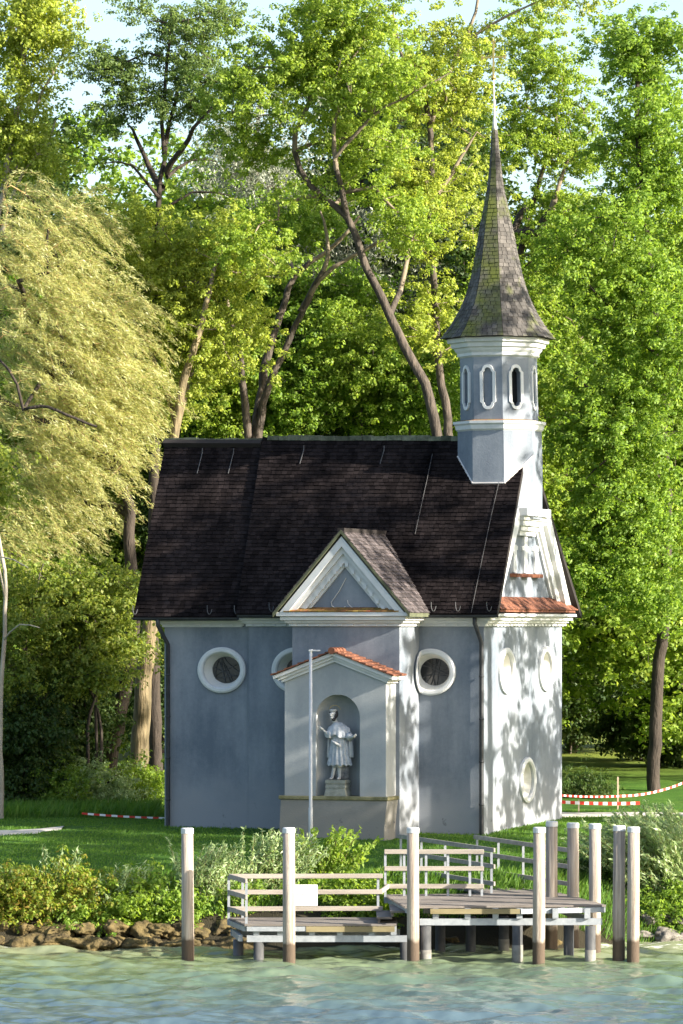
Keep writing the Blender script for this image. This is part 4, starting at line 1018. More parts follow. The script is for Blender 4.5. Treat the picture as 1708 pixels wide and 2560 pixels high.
class Skel:
    def __init__(s, seed): s.p, s.par, s.r, s.first = [], [], [], []; s.rng = np.random.default_rng(seed)
    def poly(s, pts, r0, r1, parent=-1, step=.5):      # explicit trunk or limb through points, Catmull-Rom smoothed
        P = [np.array(q, float) for q in pts]; out = []
        for i in range(len(P) - 1):
            a, b, c, d = P[max(i - 1, 0)], P[i], P[i + 1], P[min(i + 2, len(P) - 1)]
            n = max(2, int(np.linalg.norm(c - b) / step))
            for k in range(n):
                t = k / n; out.append(.5 * (2 * b + (c - a) * t + (2 * a - 5 * b + 4 * c - d) * t * t + (3 * b - a - 3 * c + d) * t ** 3))
        out.append(P[-1])
        for i, q in enumerate(out):
            s.p.append(q + s.rng.normal(size=3) * .02); s.par.append(parent); s.r.append(r0 + (r1 - r0) * i / (len(out) - 1)); parent = len(s.p) - 1
        return parent
    def near(s, q, up=.6, minz=-99):
        A = np.array(s.p); d = q - A; c = np.linalg.norm(d, axis=1) + up * np.maximum(0, A[:, 2] - q[2] + .2) + 50 * (A[:, 2] < minz)
        return int(np.argmin(c))
    def grow(s, q, up=.6, minz=-99, step=.55, wob=.12):
        q = np.array(q, float); j = s.near(q, up, minz); a = s.p[j]; L = np.linalg.norm(q - a); n = max(1, int(L / step))
        mid = (a + q) / 2 + np.array([0, 0, .18 * L]) + s.rng.normal(size=3) * wob * L * .6
        for i in range(1, n + 1):
            t = i / n; s.p.append((1 - t) ** 2 * a + 2 * t * (1 - t) * mid + t * t * q + s.rng.normal(size=3) * wob * .18); s.par.append(j); s.r.append(None); j = len(s.p) - 1
        return j
    def mesh(s, name, mat, parent, sides=6, k=.0135, tip=.008, expo=.5, root=None, thin=.028):
        n = len(s.p); cnt = np.zeros(n)
        for i in range(n - 1, -1, -1):
            cnt[i] += 1
            if s.par[i] >= 0: cnt[s.par[i]] += cnt[i]
        r = np.zeros(n)
        for i in range(n):
            r[i] = s.r[i] if s.r[i] is not None else tip + k * (cnt[i] ** expo - 1) * .5
            if s.r[i] is None and s.par[i] >= 0: r[i] = min(r[i], r[s.par[i]] * .85)
        Pn = np.array(s.p); par = np.array(s.par); main = {}
        for i in range(n):
            if par[i] >= 0 and (par[i] not in main or r[i] > r[main[par[i]]]): main[par[i]] = i
        d = np.zeros((n, 3))
        for i in range(n):
            a = Pn[par[i]] if par[i] >= 0 else Pn[i]; b = Pn[main[i]] if i in main else Pn[i]; d[i] = b - a
        d = unit(d); idx = np.array([i for i in range(n) if par[i] >= 0]); pa = par[idx]
        ism = np.array([main[par[i]] == i and s.par[i] >= 0 for i in idx])
        ra = np.where(ism, r[pa], np.minimum(r[pa], r[idx] * 1.25)); da = np.where(ism[:, None], d[pa], d[idx])
        def ring(c, dd, rr):
            ref = np.array([.31, .87, .38]); u = unit(np.cross(dd, ref)); v = np.cross(dd, u); t = np.arange(sides) * 2 * math.pi / sides
            return c[:, None] + (u[:, None] * np.cos(t)[None, :, None] + v[:, None] * np.sin(t)[None, :, None]) * rr[:, None, None]
        V = np.concatenate([ring(Pn[pa], da, ra), ring(Pn[idx], d[idx], r[idx])], 1).reshape(-1, 3)
        b0 = np.arange(len(idx))[:, None] * 2 * sides; kk = np.arange(sides)
        Fq = np.stack([b0 + kk, b0 + (kk + 1) % sides, b0 + sides + (kk + 1) % sides, b0 + sides + kk], -1).reshape(-1, 4)
        if root is not None: V = V - np.array(root)
        mi = np.repeat((r[idx] < thin).astype(np.int32), sides) if isinstance(mat, list) else None
        return npmesh(name, V, Fq, mat, parent, smooth=True, mi=mi)
def ellipts(rng, e, n, shell=.5):
    """n points in an ellipsoid (centre, radii), gathered towards its skin"""
    c, r = np.array(e[0]), np.array(e[1]); o = unit(rng.normal(size=(n, 3))); return c + o * (rng.random((n, 1)) ** shell) * r

def tree(name, label, cat, base, limbs, crown, leaf, bark, seed, group=None, lobes=(26, 1.3), per=9, tufts=(5, .55), lf=(13, .30, .15, .11), twig=.0135, minz=-99, wind=0, up=.7, droop=.5, sides=7, flat=.7, thin=.085):
    """limbs: [(points, r0, r1)]; crown: ellipsoids [(centre, radii, share)]; lobes -> clusters -> tufts -> leaves"""
    rng = np.random.default_rng(seed); sk = Skel(seed)
    for pts, r0, r1 in limbs: sk.poly(pts, r0, r1, sk.near(np.array(pts[0]), 0) if sk.p else -1)
    cl = []
    tot = sum(c[2] for c in crown)
    for c in crown:
        nl = max(1, int(round(lobes[0] * c[2] / tot)))
        lc = ellipts(rng, c, nl, .42)
        lc = lc[np.argsort(np.linalg.norm(lc - np.array(limbs[0][0][-1]), axis=1))]
        for q in lc:
            sk.grow(q, .7, minz)
            rl = lobes[1] * rng.uniform(.65, 1.35)
            pts = q + unit(rng.normal(size=(per, 3))) * rng.random((per, 1)) ** .4 * np.array([rl, rl, rl * .6])
            for t in pts: sk.grow(t, .4, minz, .45, .16); cl.append(t)
    cl = np.array(cl)
    root = empty(name, base); tag(root, label, cat, group)
    sk.mesh("trunk", bark, root, sides, twig, root=base, thin=thin)
    tc = np.repeat(cl, tufts[0], 0) + rng.normal(size=(len(cl) * tufts[0], 3)) * tufts[1] * np.array([1, 1, .7])
    tc = np.concatenate([tc, cl])
    V = tuft(tc, lf[0], lf[1], lf[2], lf[3], rng, flat, up, droop, wind) - np.array(base)
    npmesh("crown", V, np.arange(len(V)).reshape(-1, 4), leaf, root)
    return root
def pl(Y, *pp): return [tuple(at(x, y, Y + (dy[0] if dy else 0))) for x, y, *dy in pp]
def EL(px, py, Y, rx, ry, share, depth=None):          # crown ellipsoid from its place and half sizes in the photo
    k = Y / F; return (tuple(at(px, py, Y)), (rx * k, depth or rx * k, ry * k), share)
def GB(px, Y): X = (px - CX) * Y / F; return (X, Y, G(X, Y) - .15)

# --- big maples behind the roof
b = GB(1120, 134)
tree("maple_tree", "large maple with forked grey trunk leaning left behind the chapel roof ridge", "tree", b,
     [([b] + pl(134, (1105, 1400), (1095, 1110), (1060, 960), (1010, 870), (975, 790), (930, 700), (905, 640), (870, 545), (800, 490), (745, 420), (738, 335), (775, 250), (760, 130), (790, -20)), .29, .045),
      (pl(134, (868, 545), (852, 470, -.5), (835, 380, -1), (838, 300, -1.2), (870, 200, -1), (860, 60, -1)), .11, .025),
      (pl(134, (975, 790), (1010, 690, 1), (1030, 600, 1.5), (1040, 540, 1.5)), .11, .05),
      (pl(134, (835, 400, -1), (930, 290, -1.5), (1040, 230, -2), (1130, 180, -2)), .07, .02)],
     [EL(760, 150, 133, 190, 210, 6), EL(930, 130, 133, 170, 190, 4), EL(620, 330, 134, 110, 130, 1.6), EL(900, 420, 134, 150, 110, 1.8), EL(700, 600, 134, 130, 90, 1.3), EL(1010, 500, 134, 90, 120, .9)],
     M['maple'], [M['bark'], M['bark_limb']], 11, twig=.021, lobes=(48, 1.1), per=9, tufts=(4, .50), lf=(32, .21, .108, .083), minz=11)
b = GB(1130, 138)
tree("maple_tree", "tall maple with pale upright trunk close to the left of the chapel spire", "tree", b,
     [([b] + pl(138, (1128, 1300), (1120, 1050), (1098, 930), (1088, 800), (1083, 680), (1072, 560), (1078, 430), (1078, 330), (1090, 240), (1140, 150), (1165, 100), (1190, 30), (1200, -60)), .24, .045),
      (pl(138, (1078, 350), (1062, 240), (1000, 130), (985, 20)), .11, .03),
      (pl(138, (1098, 480), (1150, 400), (1190, 330)), .09, .03),
      (pl(138, (1165, 100), (1230, 60), (1330, 10), (1400, -20)), .06, .02)],
     [EL(1090, 180, 138, 130, 200, 4), EL(1080, 520, 138, 120, 170, 3), EL(1150, 330, 139, 80, 130, 1.0), EL(1350, 0, 138, 110, 40, .7), EL(1080, 800, 138, 110, 130, 1.6)],
     M['maple_y'], [M['bark'], M['bark_limb']], 12, twig=.021, lobes=(36, 1.0), per=8, tufts=(4, .50), lf=(32, .21, .108, .083), minz=12)
# --- the dark stemmed alder at the upper left
b = GB(390, 139)
tree("alder_tree", "dark stemmed airy alder standing against the sky at upper left", "tree", b,
     [([b] + pl(139, (380, 1500), (392, 900), (393, 560), (400, 460), (412, 400), (405, 310), (415, 200), (420, 110), (430, 20)), .27, .04),
      (pl(139, (405, 470), (370, 420, 1), (345, 350, 1.5), (320, 310, 2)), .13, .03), (pl(139, (415, 430), (470, 350, -1), (500, 300, -1.5), (560, 240, -2)), .12, .03),
      (pl(139, (420, 440), (480, 400, 1), (540, 400, 2)), .07, .02), (pl(139, (400, 500), (330, 415, -1), (265, 410, -1.5)), .07, .02), (pl(139, (395, 540), (480, 480, 0), (580, 490, 0)), .06, .02),
      (pl(139, (412, 380), (425, 300, .6), (460, 180, 1)), .10, .03)],
     [EL(420, 100, 139, 110, 110, 3.2), EL(290, 180, 139, 75, 65, 1.3), EL(245, 170, 139, 50, 30, .6), EL(520, 190, 139, 100, 95, 2.2), EL(430, 240, 139, 140, 55, 1.6), EL(300, 290, 139, 60, 40, .8), EL(560, 60, 140, 60, 70, .9)],
     M['alder'], M['bark_dark'], 13, lobes=(40, .85), per=8, tufts=(4, .42), lf=(20, .21, .10, .075), minz=14, flat=.5)
# --- far left tree reaching out of the picture
b = GB(-60, 141)
tree("ash_tree", "light yellow green tree reaching in at the top left corner, with bare grey limbs", "tree", b,
     [([b] + pl(141, (-40, 1300), (-20, 700), (10, 480), (60, 380), (90, 270), (150, 150), (180, 90)), .30, .03), (pl(141, (10, 480), (30, 330), (60, 200), (50, 60), (60, -40)), .14, .03), (pl(141, (-20, 640), (60, 430), (120, 360), (140, 300)), .10, .02)],
     [EL(60, 110, 141, 80, 130, 3), EL(110, 60, 141, 50, 70, 1), EL(0, 300, 141, 110, 110, 2), EL(40, 400, 141, 120, 70, 1.6)],
     M['maple_y'], M['bark_pale'], 14, lobes=(30, 1.0), per=8, lf=(20, .24, .125, .10), minz=13)
# --- left middle: yellow green maple between willow and alder
b = GB(350, 136)
tree("maple_tree", "yellow green maple with thick mossy furrowed trunk just left of the chapel", "tree", b,
     [([b] + pl(136, (345, 1930), (352, 1800), (365, 1650), (378, 1540), (400, 1350), (430, 1120), (460, 950), (500, 820), (530, 690, 1), (560, 600, 2)), .34, .05),
      (pl(136, (430, 1120), (470, 960, 1), (510, 850, 1.5), (560, 780, 1.5)), .12, .03), (pl(136, (440, 1060), (400, 930, .6), (330, 790, 1.2), (270, 660, 2)), .10, .02)],
     [EL(260, 600, 138, 140, 110, 3), EL(430, 700, 138, 130, 130, 3), EL(520, 870, 137, 100, 110, 2.6), EL(420, 920, 138, 90, 110, 1.6), EL(560, 640, 138, 90, 90, 1.6), EL(560, 560, 139, 80, 50, .6)],
     M['maple_y'], [M['bark_oak'], M['bark_limb']], 15, twig=.019, lobes=(54, .95), per=8, tufts=(4, .5), lf=(32, .21, .108, .083), minz=8)
# --- two leaning trunks in the middle
b = GB(600, 140)
tree("sycamore_tree", "sycamore with two slanting mossy trunks behind the middle of the roof", "tree", b,
     [([b] + pl(140, (620, 1300), (660, 1010), (705, 890), (755, 780), (800, 700), (880, 640), (960, 600), (1030, 560)), .27, .05), (pl(140, (640, 1100), (660, 930, 1), (700, 790, 1.5), (740, 690, 2), (850, 600, 2), (900, 540, 2)), .20, .05),
      (pl(140, (755, 780), (820, 640), (800, 520)), .14, .03), (pl(140, (620, 1120), (600, 900), (560, 700), (580, 560)), .16, .03)],
     [EL(620, 760, 147, 120, 150, 2.2), EL(840, 780, 147, 120, 130, 2.4), EL(960, 900, 146, 120, 110, 2.2), EL(700, 930, 150, 130, 80, 2), EL(780, 560, 150, 150, 90, 1.6), EL(900, 1000, 150, 190, 60, 1.4)],
     M['lush'], [M['bark'], M['bark_limb']], 16, twig=.021, lobes=(56, 1.2), per=8, lf=(20, .25, .13, .10), minz=8)
for i, (px, p0, p1, rx, lf_, lb_) in enumerate(((560, 800, 1120, 95, 'maple', "young maple in the gap above the ridge, left of the two slanting trunks"), (760, 840, 1120, 100, 'lush', "young bright tree in the gap above the ridge, right behind the slanting trunks"), (900, 760, 1120, 90, 'maple', "young maple above the middle of the ridge, left of the forked trunk"), (1020, 820, 1120, 70, 'lush', "small leafy tree above the ridge between forked trunk and turret"))):
    k = 145.0 / F; b = GB(px, 145); tp = at(px, p0, 145)
    tree("young_tree", lb_, "tree", b, [([b, (b[0] + .2, 145, b[2] + 6), (tp.x, 145, tp.z - 2)], .12, .03)], [EL(px, (p0 + p1) / 2, 145, rx, (p1 - p0) / 2, 1)], M[lf_], M['bark'], 160 + i, lobes=(22, 1.0), per=8, tufts=(4, .5), lf=(22, .23, .125, .095), minz=6)
b = GB(640, 152)
tree("silver_willow_tree", "silvery grey leaved willow showing between the maples in the middle", "tree", b,
     [([b] + pl(152, (640, 1200), (650, 800), (660, 600), (640, 420), (650, 260)), .4, .06)],
     [EL(650, 420, 152, 150, 230, 3), EL(800, 640, 152, 140, 160, 2), EL(980, 620, 153, 130, 260, 2.4), EL(560, 800, 152, 130, 160, 2)],
     M['silver'], M['bark'], 17, lobes=(52, 1.4), per=8, tufts=(5, .6), lf=(14, .32, .17, .06), minz=12)
# --- right: big dense tree with dark trunk, and the light one behind the spire
b = GB(1636, 143)
tree("lime_tree", "dense bright green lime filling the right edge above a dark leaning trunk", "tree", b,
     [([b] + pl(143, (1634, 1900), (1640, 1780), (1648, 1640), (1660, 1560), (1665, 1200), (1640, 800), (1600, 400), (1590, 150)), .24, .07),
      (pl(143, (1665, 1250), (1600, 1100, -1), (1500, 1000, -2), (1430, 940, -2)), .10, .03), (pl(143, (1650, 900), (1560, 800, -1), (1480, 720, -2)), .09, .03), (pl(143, (1660, 1050), (1700, 900), (1740, 700)), .1, .03)],
     [EL(1600, 160, 143, 110, 130, 2), EL(1640, 400, 143, 150, 180, 3.6), EL(1540, 640, 142, 150, 170, 3.6), EL(1600, 900, 142, 170, 180, 4.2), EL(1520, 1130, 141, 140, 160, 3.2), EL(1640, 1250, 142, 130, 170, 3), EL(1500, 1380, 141, 110, 100, 1.8), EL(1640, 1480, 141, 100, 80, 1.5)],
     M['lush'], M['bark_dark'], 18, lobes=(110, 1.15), per=9, tufts=(4, .55), lf=(27, .24, .14, .09), minz=8.5, wind=-.9)
b = GB(1380, 150)
tree("maple_tree", "loose maple between spire and lime, with a sawn off bent limb", "tree", b,
     [([b] + pl(150, (1370, 1400), (1330, 1000), (1290, 760), (1275, 620), (1300, 540), (1320, 520)), .34, .12), (pl(150, (1277, 600), (1300, 580, -.3), (1345, 583, -.6), (1358, 555, -.8), (1378, 520, -1)), .17, .13),
      (pl(150, (1285, 700), (1330, 520, 1), (1380, 350, 1), (1400, 200, 1)), .14, .03), (pl(150, (1300, 800), (1420, 640, 1), (1450, 500, 1)), .12, .03)],
     [EL(1330, 210, 150, 80, 90, 1.4), EL(1300, 330, 150, 75, 60, 1.2), EL(1400, 380, 150, 90, 90, 1.6), EL(1450, 260, 150, 70, 90, .9), EL(1420, 560, 150, 100, 120, 2.2), EL(1340, 740, 150, 110, 110, 2), EL(1400, 940, 149, 110, 120, 2.4), EL(1420, 1180, 149, 120, 160, 2.4), EL(1330, 60, 151, 80, 60, .7), EL(1400, 1420, 148, 80, 90, 1)],
     M['maple'], [M['bark'], M['bark_limb']], 19, twig=.021, lobes=(58, 1.0), per=8, tufts=(4, .5), lf=(32, .215, .11, .085), minz=10)

# --- the big wind blown willow at the left
def willow(seed):
    rng = np.random.default_rng(seed); b = GB(250, 134.5); sk = Skel(seed); Y = 134.5
    sk.poly([b] + pl(Y, (330, 1600), (322, 1330), (322, 1260), (290, 1190), (200, 1060), (120, 930), (60, 760)), .30, .10)
    sk.poly(pl(Y, (200, 1060), (170, 880, .5), (150, 700, 1), (120, 560, 1)), .16, .05, sk.near(np.array(at(200, 1060, Y)), 0))
    sk.poly(pl(Y, (60, 1022, -2.5), (100, 1016, -2.7), (140, 1024, -2.9), (190, 1046, -3.0), (240, 1066, -3)), .06, .045, sk.near(np.array(at(120, 930, Y)), 0))
    sk.poly(pl(Y, (290, 1190), (300, 1050, .5), (310, 900, 1), (280, 760, 1)), .14, .05, sk.near(np.array(at(290, 1190, Y)), 0))
    root = empty("willow_tree", b); tag(root, "wind blown yellowish silver willow filling the left edge in front of the wood", "tree")
    els = [EL(90, 620, Y, 170, 180, 4, 2.6), EL(190, 850, Y, 190, 190, 4.4, 2.8), EL(60, 950, Y, 190, 250, 4, 2.8), EL(180, 1120, Y, 170, 180, 3.4, 2.4), EL(60, 1290, Y, 180, 130, 2.4, 2.2), EL(280, 960, Y, 110, 150, 1.6, 2)]
    tot = sum(e[2] for e in els); starts = []
    for e in els: starts.append(ellipts(rng, e, int(1150 * e[2] / tot), .36))
    starts = np.concatenate(starts)
    lob = np.concatenate([ellipts(rng, e, int(44 * e[2] / tot) + 1, .5) for e in els])
    for q in lob: sk.grow(q, .6, 8)
    lp, ld = [], []
    for q in starts:                                   # a hanging strand swept to the right by the wind
        n = rng.integers(9, 16); p = np.array(q, float); d = np.array([rng.uniform(-.2, .8), rng.uniform(-.5, .5), rng.uniform(-.1, .5)]); par = sk.near(p, .3, 8); wn_ = rng.uniform(.25, .75)
        sk.p.append(p.copy()); sk.par.append(par if np.linalg.norm(sk.p[par] - p) < 1.6 else -1); sk.r.append(.009); par = len(sk.p) - 1
        for i in range(n):
            d = d + np.array([wn_ * .22, rng.normal() * .08, -.17]); d = d / np.linalg.norm(d); p = p + d * .13
            for k in range(3): lp.append(p - d * .13 * k / 3); ld.append(d)
            if i % 3 == 2: sk.p.append(p.copy()); sk.par.append(par); sk.r.append(.0065); par = len(sk.p) - 1
    lp = np.repeat(np.array(lp), 3, 0); ld = np.repeat(np.array(ld), 3, 0)
    lp = lp + rng.normal(size=lp.shape) * .06
    V = leaves(lp, unit(rng.normal(size=lp.shape) + np.array([0, -.3, .4])), ld + rng.normal(size=lp.shape) * .30 + np.array([.30, 0, 0]), rng.uniform(.12, .22, len(lp)), rng.uniform(.018, .032, len(lp)), .1)
    sk.mesh("trunk", [M['bark_dark'], M['willowbark']], root, 6, .013, root=b)
    npmesh("crown", V - np.array(b), np.arange(len(V)).reshape(-1, 4), M['willow'], root)
M['willowbark'] = surf("yellow_willow_twigs", (.20, .13, .05), (.38, .27, .12), .85, 4)
willow(21)

# --- understorey at the left and wood behind
def bushy(name, label, px, py0, py1, Y, rx, leaf, seed, cat="tree", group=None, dens=26, lf=(13, .24, .13, .095), bark='bark', per=8, lobe=.8, stems=3, depth=None, wind=0, up=.7):
    b = GB(px, Y); k = Y / F; cy = (py0 + py1) / 2; rng = random.Random(seed); top = at(px, py0, Y)
    limbs = [([b] + [tuple(Vector(b).lerp(Vector((top.x + rng.uniform(-.5, .5) * rx * k, Y + rng.uniform(-.5, .5), top.z)), t) + Vector((rng.uniform(-.1, .1), 0, 0))) for t in (.3, .6, .9)], .03 + .0028 * rx * k * 12, .02) for _ in range(stems)]
    return tree(name, label, cat, b, limbs, [EL(px, cy, Y, rx, (py1 - py0) / 2, 1, depth)], M[leaf], M[bark], seed, group, lobes=(dens, lobe), per=per, lf=lf, tufts=(5, .38), wind=wind, up=up)
bushy("hedgerow_tree", "olive green hedgerow tree with russet leaves below the willow at the left edge", 60, 1340, 1780, 131.3, 130, 'olive', 31, dens=36)
bushy("hedgerow_tree", "olive leaved tree with yellowing twigs between the willow and the chapel's left eave", 235, 1360, 1780, 131.8, 105, 'olive', 32, dens=34)
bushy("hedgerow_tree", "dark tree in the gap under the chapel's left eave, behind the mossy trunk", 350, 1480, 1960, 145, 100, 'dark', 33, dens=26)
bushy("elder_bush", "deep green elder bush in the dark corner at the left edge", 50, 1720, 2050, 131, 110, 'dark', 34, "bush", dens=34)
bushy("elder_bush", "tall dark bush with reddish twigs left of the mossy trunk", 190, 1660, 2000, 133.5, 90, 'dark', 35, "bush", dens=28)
bushy("hazel_bush", "sunlit pale green bush above the left barrier tape", 250, 1925, 2040, 131.3, 90, 'osier', 36, "bush", dens=26, lf=(12, .20, .11, .06), lobe=.5)
bushy("hazel_bush", "bright leafy bush at the foot of the mossy trunk beside the chapel wall", 345, 1910, 2035, 132.5, 50, 'shrub', 37, "bush", dens=14, lf=(12, .18, .11, .06), lobe=.45)
bushy("hazel_bush", "half shaded bush between the dark corner and the pale sunlit bush", 140, 1890, 2040, 130.8, 60, 'lush', 38, "bush", dens=14, lf=(12, .18, .11, .07), lobe=.45)
b = GB(4, 125)
tree("birch_tree", "slender pale trunked birch at the left picture edge below the willow", "tree", b, [([b] + pl(125, (2, 1780), (8, 1640), (14, 1480), (2, 1370), (-30, 1200)), .085, .05), (pl(125, (10, 1600), (50, 1560, -1), (100, 1570, -1.5)), .03, .015), (pl(125, (12, 1500), (0, 1390, -1), (70, 1420, -2)), .035, .015)],
     [EL(-60, 1200, 125, 50, 90, 1)], M['olive'], M['bark_pale'], 39, lobes=(8, .7), per=6)
# gap at the right: trees on the far edge of the meadow
fm = [("dark evergreen shrub tree on the far meadow right beside the chapel wall", 1425, 1560, 1850, 172, 60, 'dark'), ("yellowing tree hanging low over the far meadow, between chapel and dark trunk", 1530, 1540, 1840, 178, 85, 'olive'),
      ("bluish dark spruce bush on the far meadow left of the dark trunk", 1605, 1730, 1890, 165, 45, 'dark'), ("dark bush mass behind the dark trunk at the right edge", 1700, 1700, 1930, 160, 70, 'dark'),
      ("sunlit yellow tree behind the dark trunk at the right edge", 1690, 1560, 1800, 176, 70, 'olive')]
for i, (lb_, px, p0, p1, Y, rx, lf_) in enumerate(fm): bushy("meadow_tree", lb_, px, p0, p1, Y, rx, lf_, 50 + i, dens=30, lf=(13, .34, .20, .15), lobe=1.1)
bushy("juniper_bush", "low spiky dark bush on the lawn behind the upper barrier tape", 1455, 1958, 2000, 138, 45, 'dark', 57, "bush", dens=12, lf=(12, .2, .16, .04), lobe=.4, per=6)
# the wood behind: three kinds of tree, copied in rows
def woodtree(seed, leaf, h, rx, label):
    rng = random.Random(seed)
    limbs = [([(0, 0, -.3), (rng.uniform(-.3, .3), 0, h * .3), (rng.uniform(-.5, .5), 0, h * .6), (0, 0, h * .88)], .3, .05)]
    return tree("wood_tree", label, "tree", (0, 0, 0), limbs, [((0, 0, h * .62), (rx, rx, h * .40), 3), ((0, 0, h * .25), (rx * .9, rx * .9, h * .20), 1)], M[leaf], M['bark'], seed, "trees of the wood behind the chapel", lobes=(54, 1.7), per=8, tufts=(5, .7), lf=(18, .38, .20, .15), sides=5)
protos = [woodtree(61, 'lush', 20, 3.6, "bright green tree in the wood behind the front row of maples"), woodtree(62, 'dark', 21, 3.6, "dark green tree in the wood behind the front row of maples"), woodtree(63, 'maple', 18, 3.4, "light green tree in the wood behind the front row of maples")]
spots = []
wr = random.Random(9)
for Y, n, h0 in ((150, 8, .95), (160, 9, 1.18), (172, 10, 1.38)):
    for i in range(n):
        px = -60 + (1840 / (n - 1)) * i + wr.uniform(-60, 60)
        hs = h0 * wr.uniform(.88, 1.08)
        if 1380 < px < 1640 and Y < 165: continue
        if 90 < px < 320: hs *= .84
        if 1200 < px < 1560: hs *= .86
        spots.append((px, Y + wr.uniform(-3, 3), hs))
for i, (px, Y, hs) in enumerate(spots):
    src = protos[(i * 2 + i // 3) % 3]
    o = src if not src.get('used') else copy_tree(src)
    src['used'] = 1
    x, y, z = GB(px, Y); o.location = (x, y, z); o.rotation_euler = (0, 0, wr.uniform(0, 6.28)); o.scale = (hs * 1.05, hs * 1.05, hs)
for p in protos: del p['used']
for o in COL.objects:
    if 'used' in o: del o['used']
# lawn trees farther along the shore: their crowns throw the dappled shade on the gable, roof and lawn
def shoretree(name, label, X, Y, h, seed, nl, parts, lfn=12):
    b = (X, Y, G(X, Y) - .2)
    limbs = [([b, (X + .2, Y, b[2] + h * .3), (X - .2, Y, b[2] + h * .6), (X, Y, b[2] + h * .9)], .4, .06)]
    return tree(name, label, "tree", b, limbs, [((X + dx, Y + dy, z), (r, r, rz_), n) for dx, dy, z, r, rz_, n in parts], M['lush'], M['bark'], seed, lobes=(nl, 1.05), per=8, tufts=(4, .42), lf=(lfn, .28, .22, .16), sides=5, flat=.5)
shoretree("shore_tree", "tall leafy tree on the shore to the right of the chapel gable", 21, 110.5, 27, 71, 50, [(0, 0, 20.5, 5.8, 4.0, 19), (0, 0, 12, 5.0, 4.0, 11), (0, 4.5, 12, 3.2, 5, 11), (0, 0, 26.5, 4.5, 3.8, 15)])
shoretree("shore_tree", "broad leafy tree on the shore farther right of the landing stage", 23.5, 102.5, 24, 72, 56, [(0, 0, 19, 5, 4, 12), (0, 0, 14, 6, 3.4, 48)])
shoretree("shore_tree", "outermost leafy tree on the shore point beyond the landing stage", 23, 95.5, 22, 74, 40, [(0, 0, 18, 5.5, 3.6, 40)])
shoretree("shore_tree", "loose leafy tree on the lawn level with the gravel path at right", 23, 118.0, 24, 73, 34, [(0, -.5, 11.5, 4, 4.5, 16), (0, 0, 20, 4.5, 4.5, 26)])

# --- planted bank, reeds, osiers, stones
def sprig(name, label, px, top, Y, wpx, leaf, seed, n=70, lean=.5, group=None, L=.135, Wd=.036, spread=.8, zb=None):
    """upright wands leaning with the wind, narrow leaves all the way up"""
    rng = np.random.default_rng(seed); b = GB(px, Y); h = at(px, top, Y).z - b[2]; w = wpx * Y / F; sk = Skel(seed); P_, D_ = [], []
    for i in range(n):
        p = np.array(b) + np.array([rng.uniform(-.5, .5) * w * .8, rng.uniform(-.35, .35) * w, 0]); d = unit(np.array([rng.normal() * .35 * spread + lean * .3, rng.normal() * .3 * spread, 1.0])); hh = h * rng.uniform(.45, 1.02); m = int(hh / .10)
        par = -1; sk.p.append(p.copy()); sk.par.append(-1); sk.r.append(.010); par = len(sk.p) - 1
        for k in range(m):
            d = unit(d + np.array([lean * .055, rng.normal() * .03, -.012])); p = p + d * .105
            if k % 2: sk.p.append(p.copy()); sk.par.append(par); sk.r.append(.007); par = len(sk.p) - 1
            for _ in range(5): P_.append(p + rng.normal(size=3) * .035); D_.append(d * .8 + rng.normal(size=3) * .5 + np.array([.25 * lean, 0, .1]))
    P_, D_ = np.array(P_), np.array(D_)
    root = empty(name, b); tag(root, label, "bush", group)
    sk.mesh("stems", M['stems'], root, 4, root=b)
    V = leaves(P_, unit(rng.normal(size=P_.shape) + np.array([.2, -.5, .5])), D_, L * rng.uniform(.7, 1.4, len(P_)), Wd * rng.uniform(.7, 1.3, len(P_)), .15)
    npmesh("foliage", V - np.array(b), np.arange(len(V)).reshape(-1, 4), M[leaf], root)
    return root
M['stems'] = surf("green_brown_stems", (.14, .12, .05), (.25, .20, .09), .85, 6)
sprig("osier_bush", "feathery pale osier bush behind the lone left mooring post", 505, 2105, 106.2, 100, 'osier', 81, 120)
sprig("osier_bush", "feathery pale osier bush leaning over the lower deck, beside the notice board", 665, 2070, 107.0, 130, 'osier', 82, 150)
sprig("osier_bush", "big pale willow scrub at the right edge beside the last mooring posts", 1660, 2010, 108.8, 200, 'osier', 83, 380, lean=-.6, L=.16, Wd=.045)
sprig("osier_bush", "upper part of the willow scrub at the right edge, in front of the gravel path", 1700, 2000, 112, 200, 'osier', 84, 150, lean=-.4)
sprig("dogwood_bush", "bright yellow green leafy bush at the foot of the white lamp post", 820, 2060, 108.0, 110, 'shrub', 85, 85, lean=.25, L=.13, Wd=.06, spread=1.1)
bushy("dogwood_bush", "dark green shrub between the mooring posts behind the deck's right tip", 1530, 2130, 2330, 109.2, 75, 'dark', 86, "bush", dens=24, lf=(12, .18, .12, .06), lobe=.4)
bushy("dogwood_bush", "low dark shrub at the foot of the willow scrub on the right bank", 1690, 2230, 2330, 107.9, 80, 'lush', 87, "bush", dens=18, lf=(12, .18, .12, .06), lobe=.4)
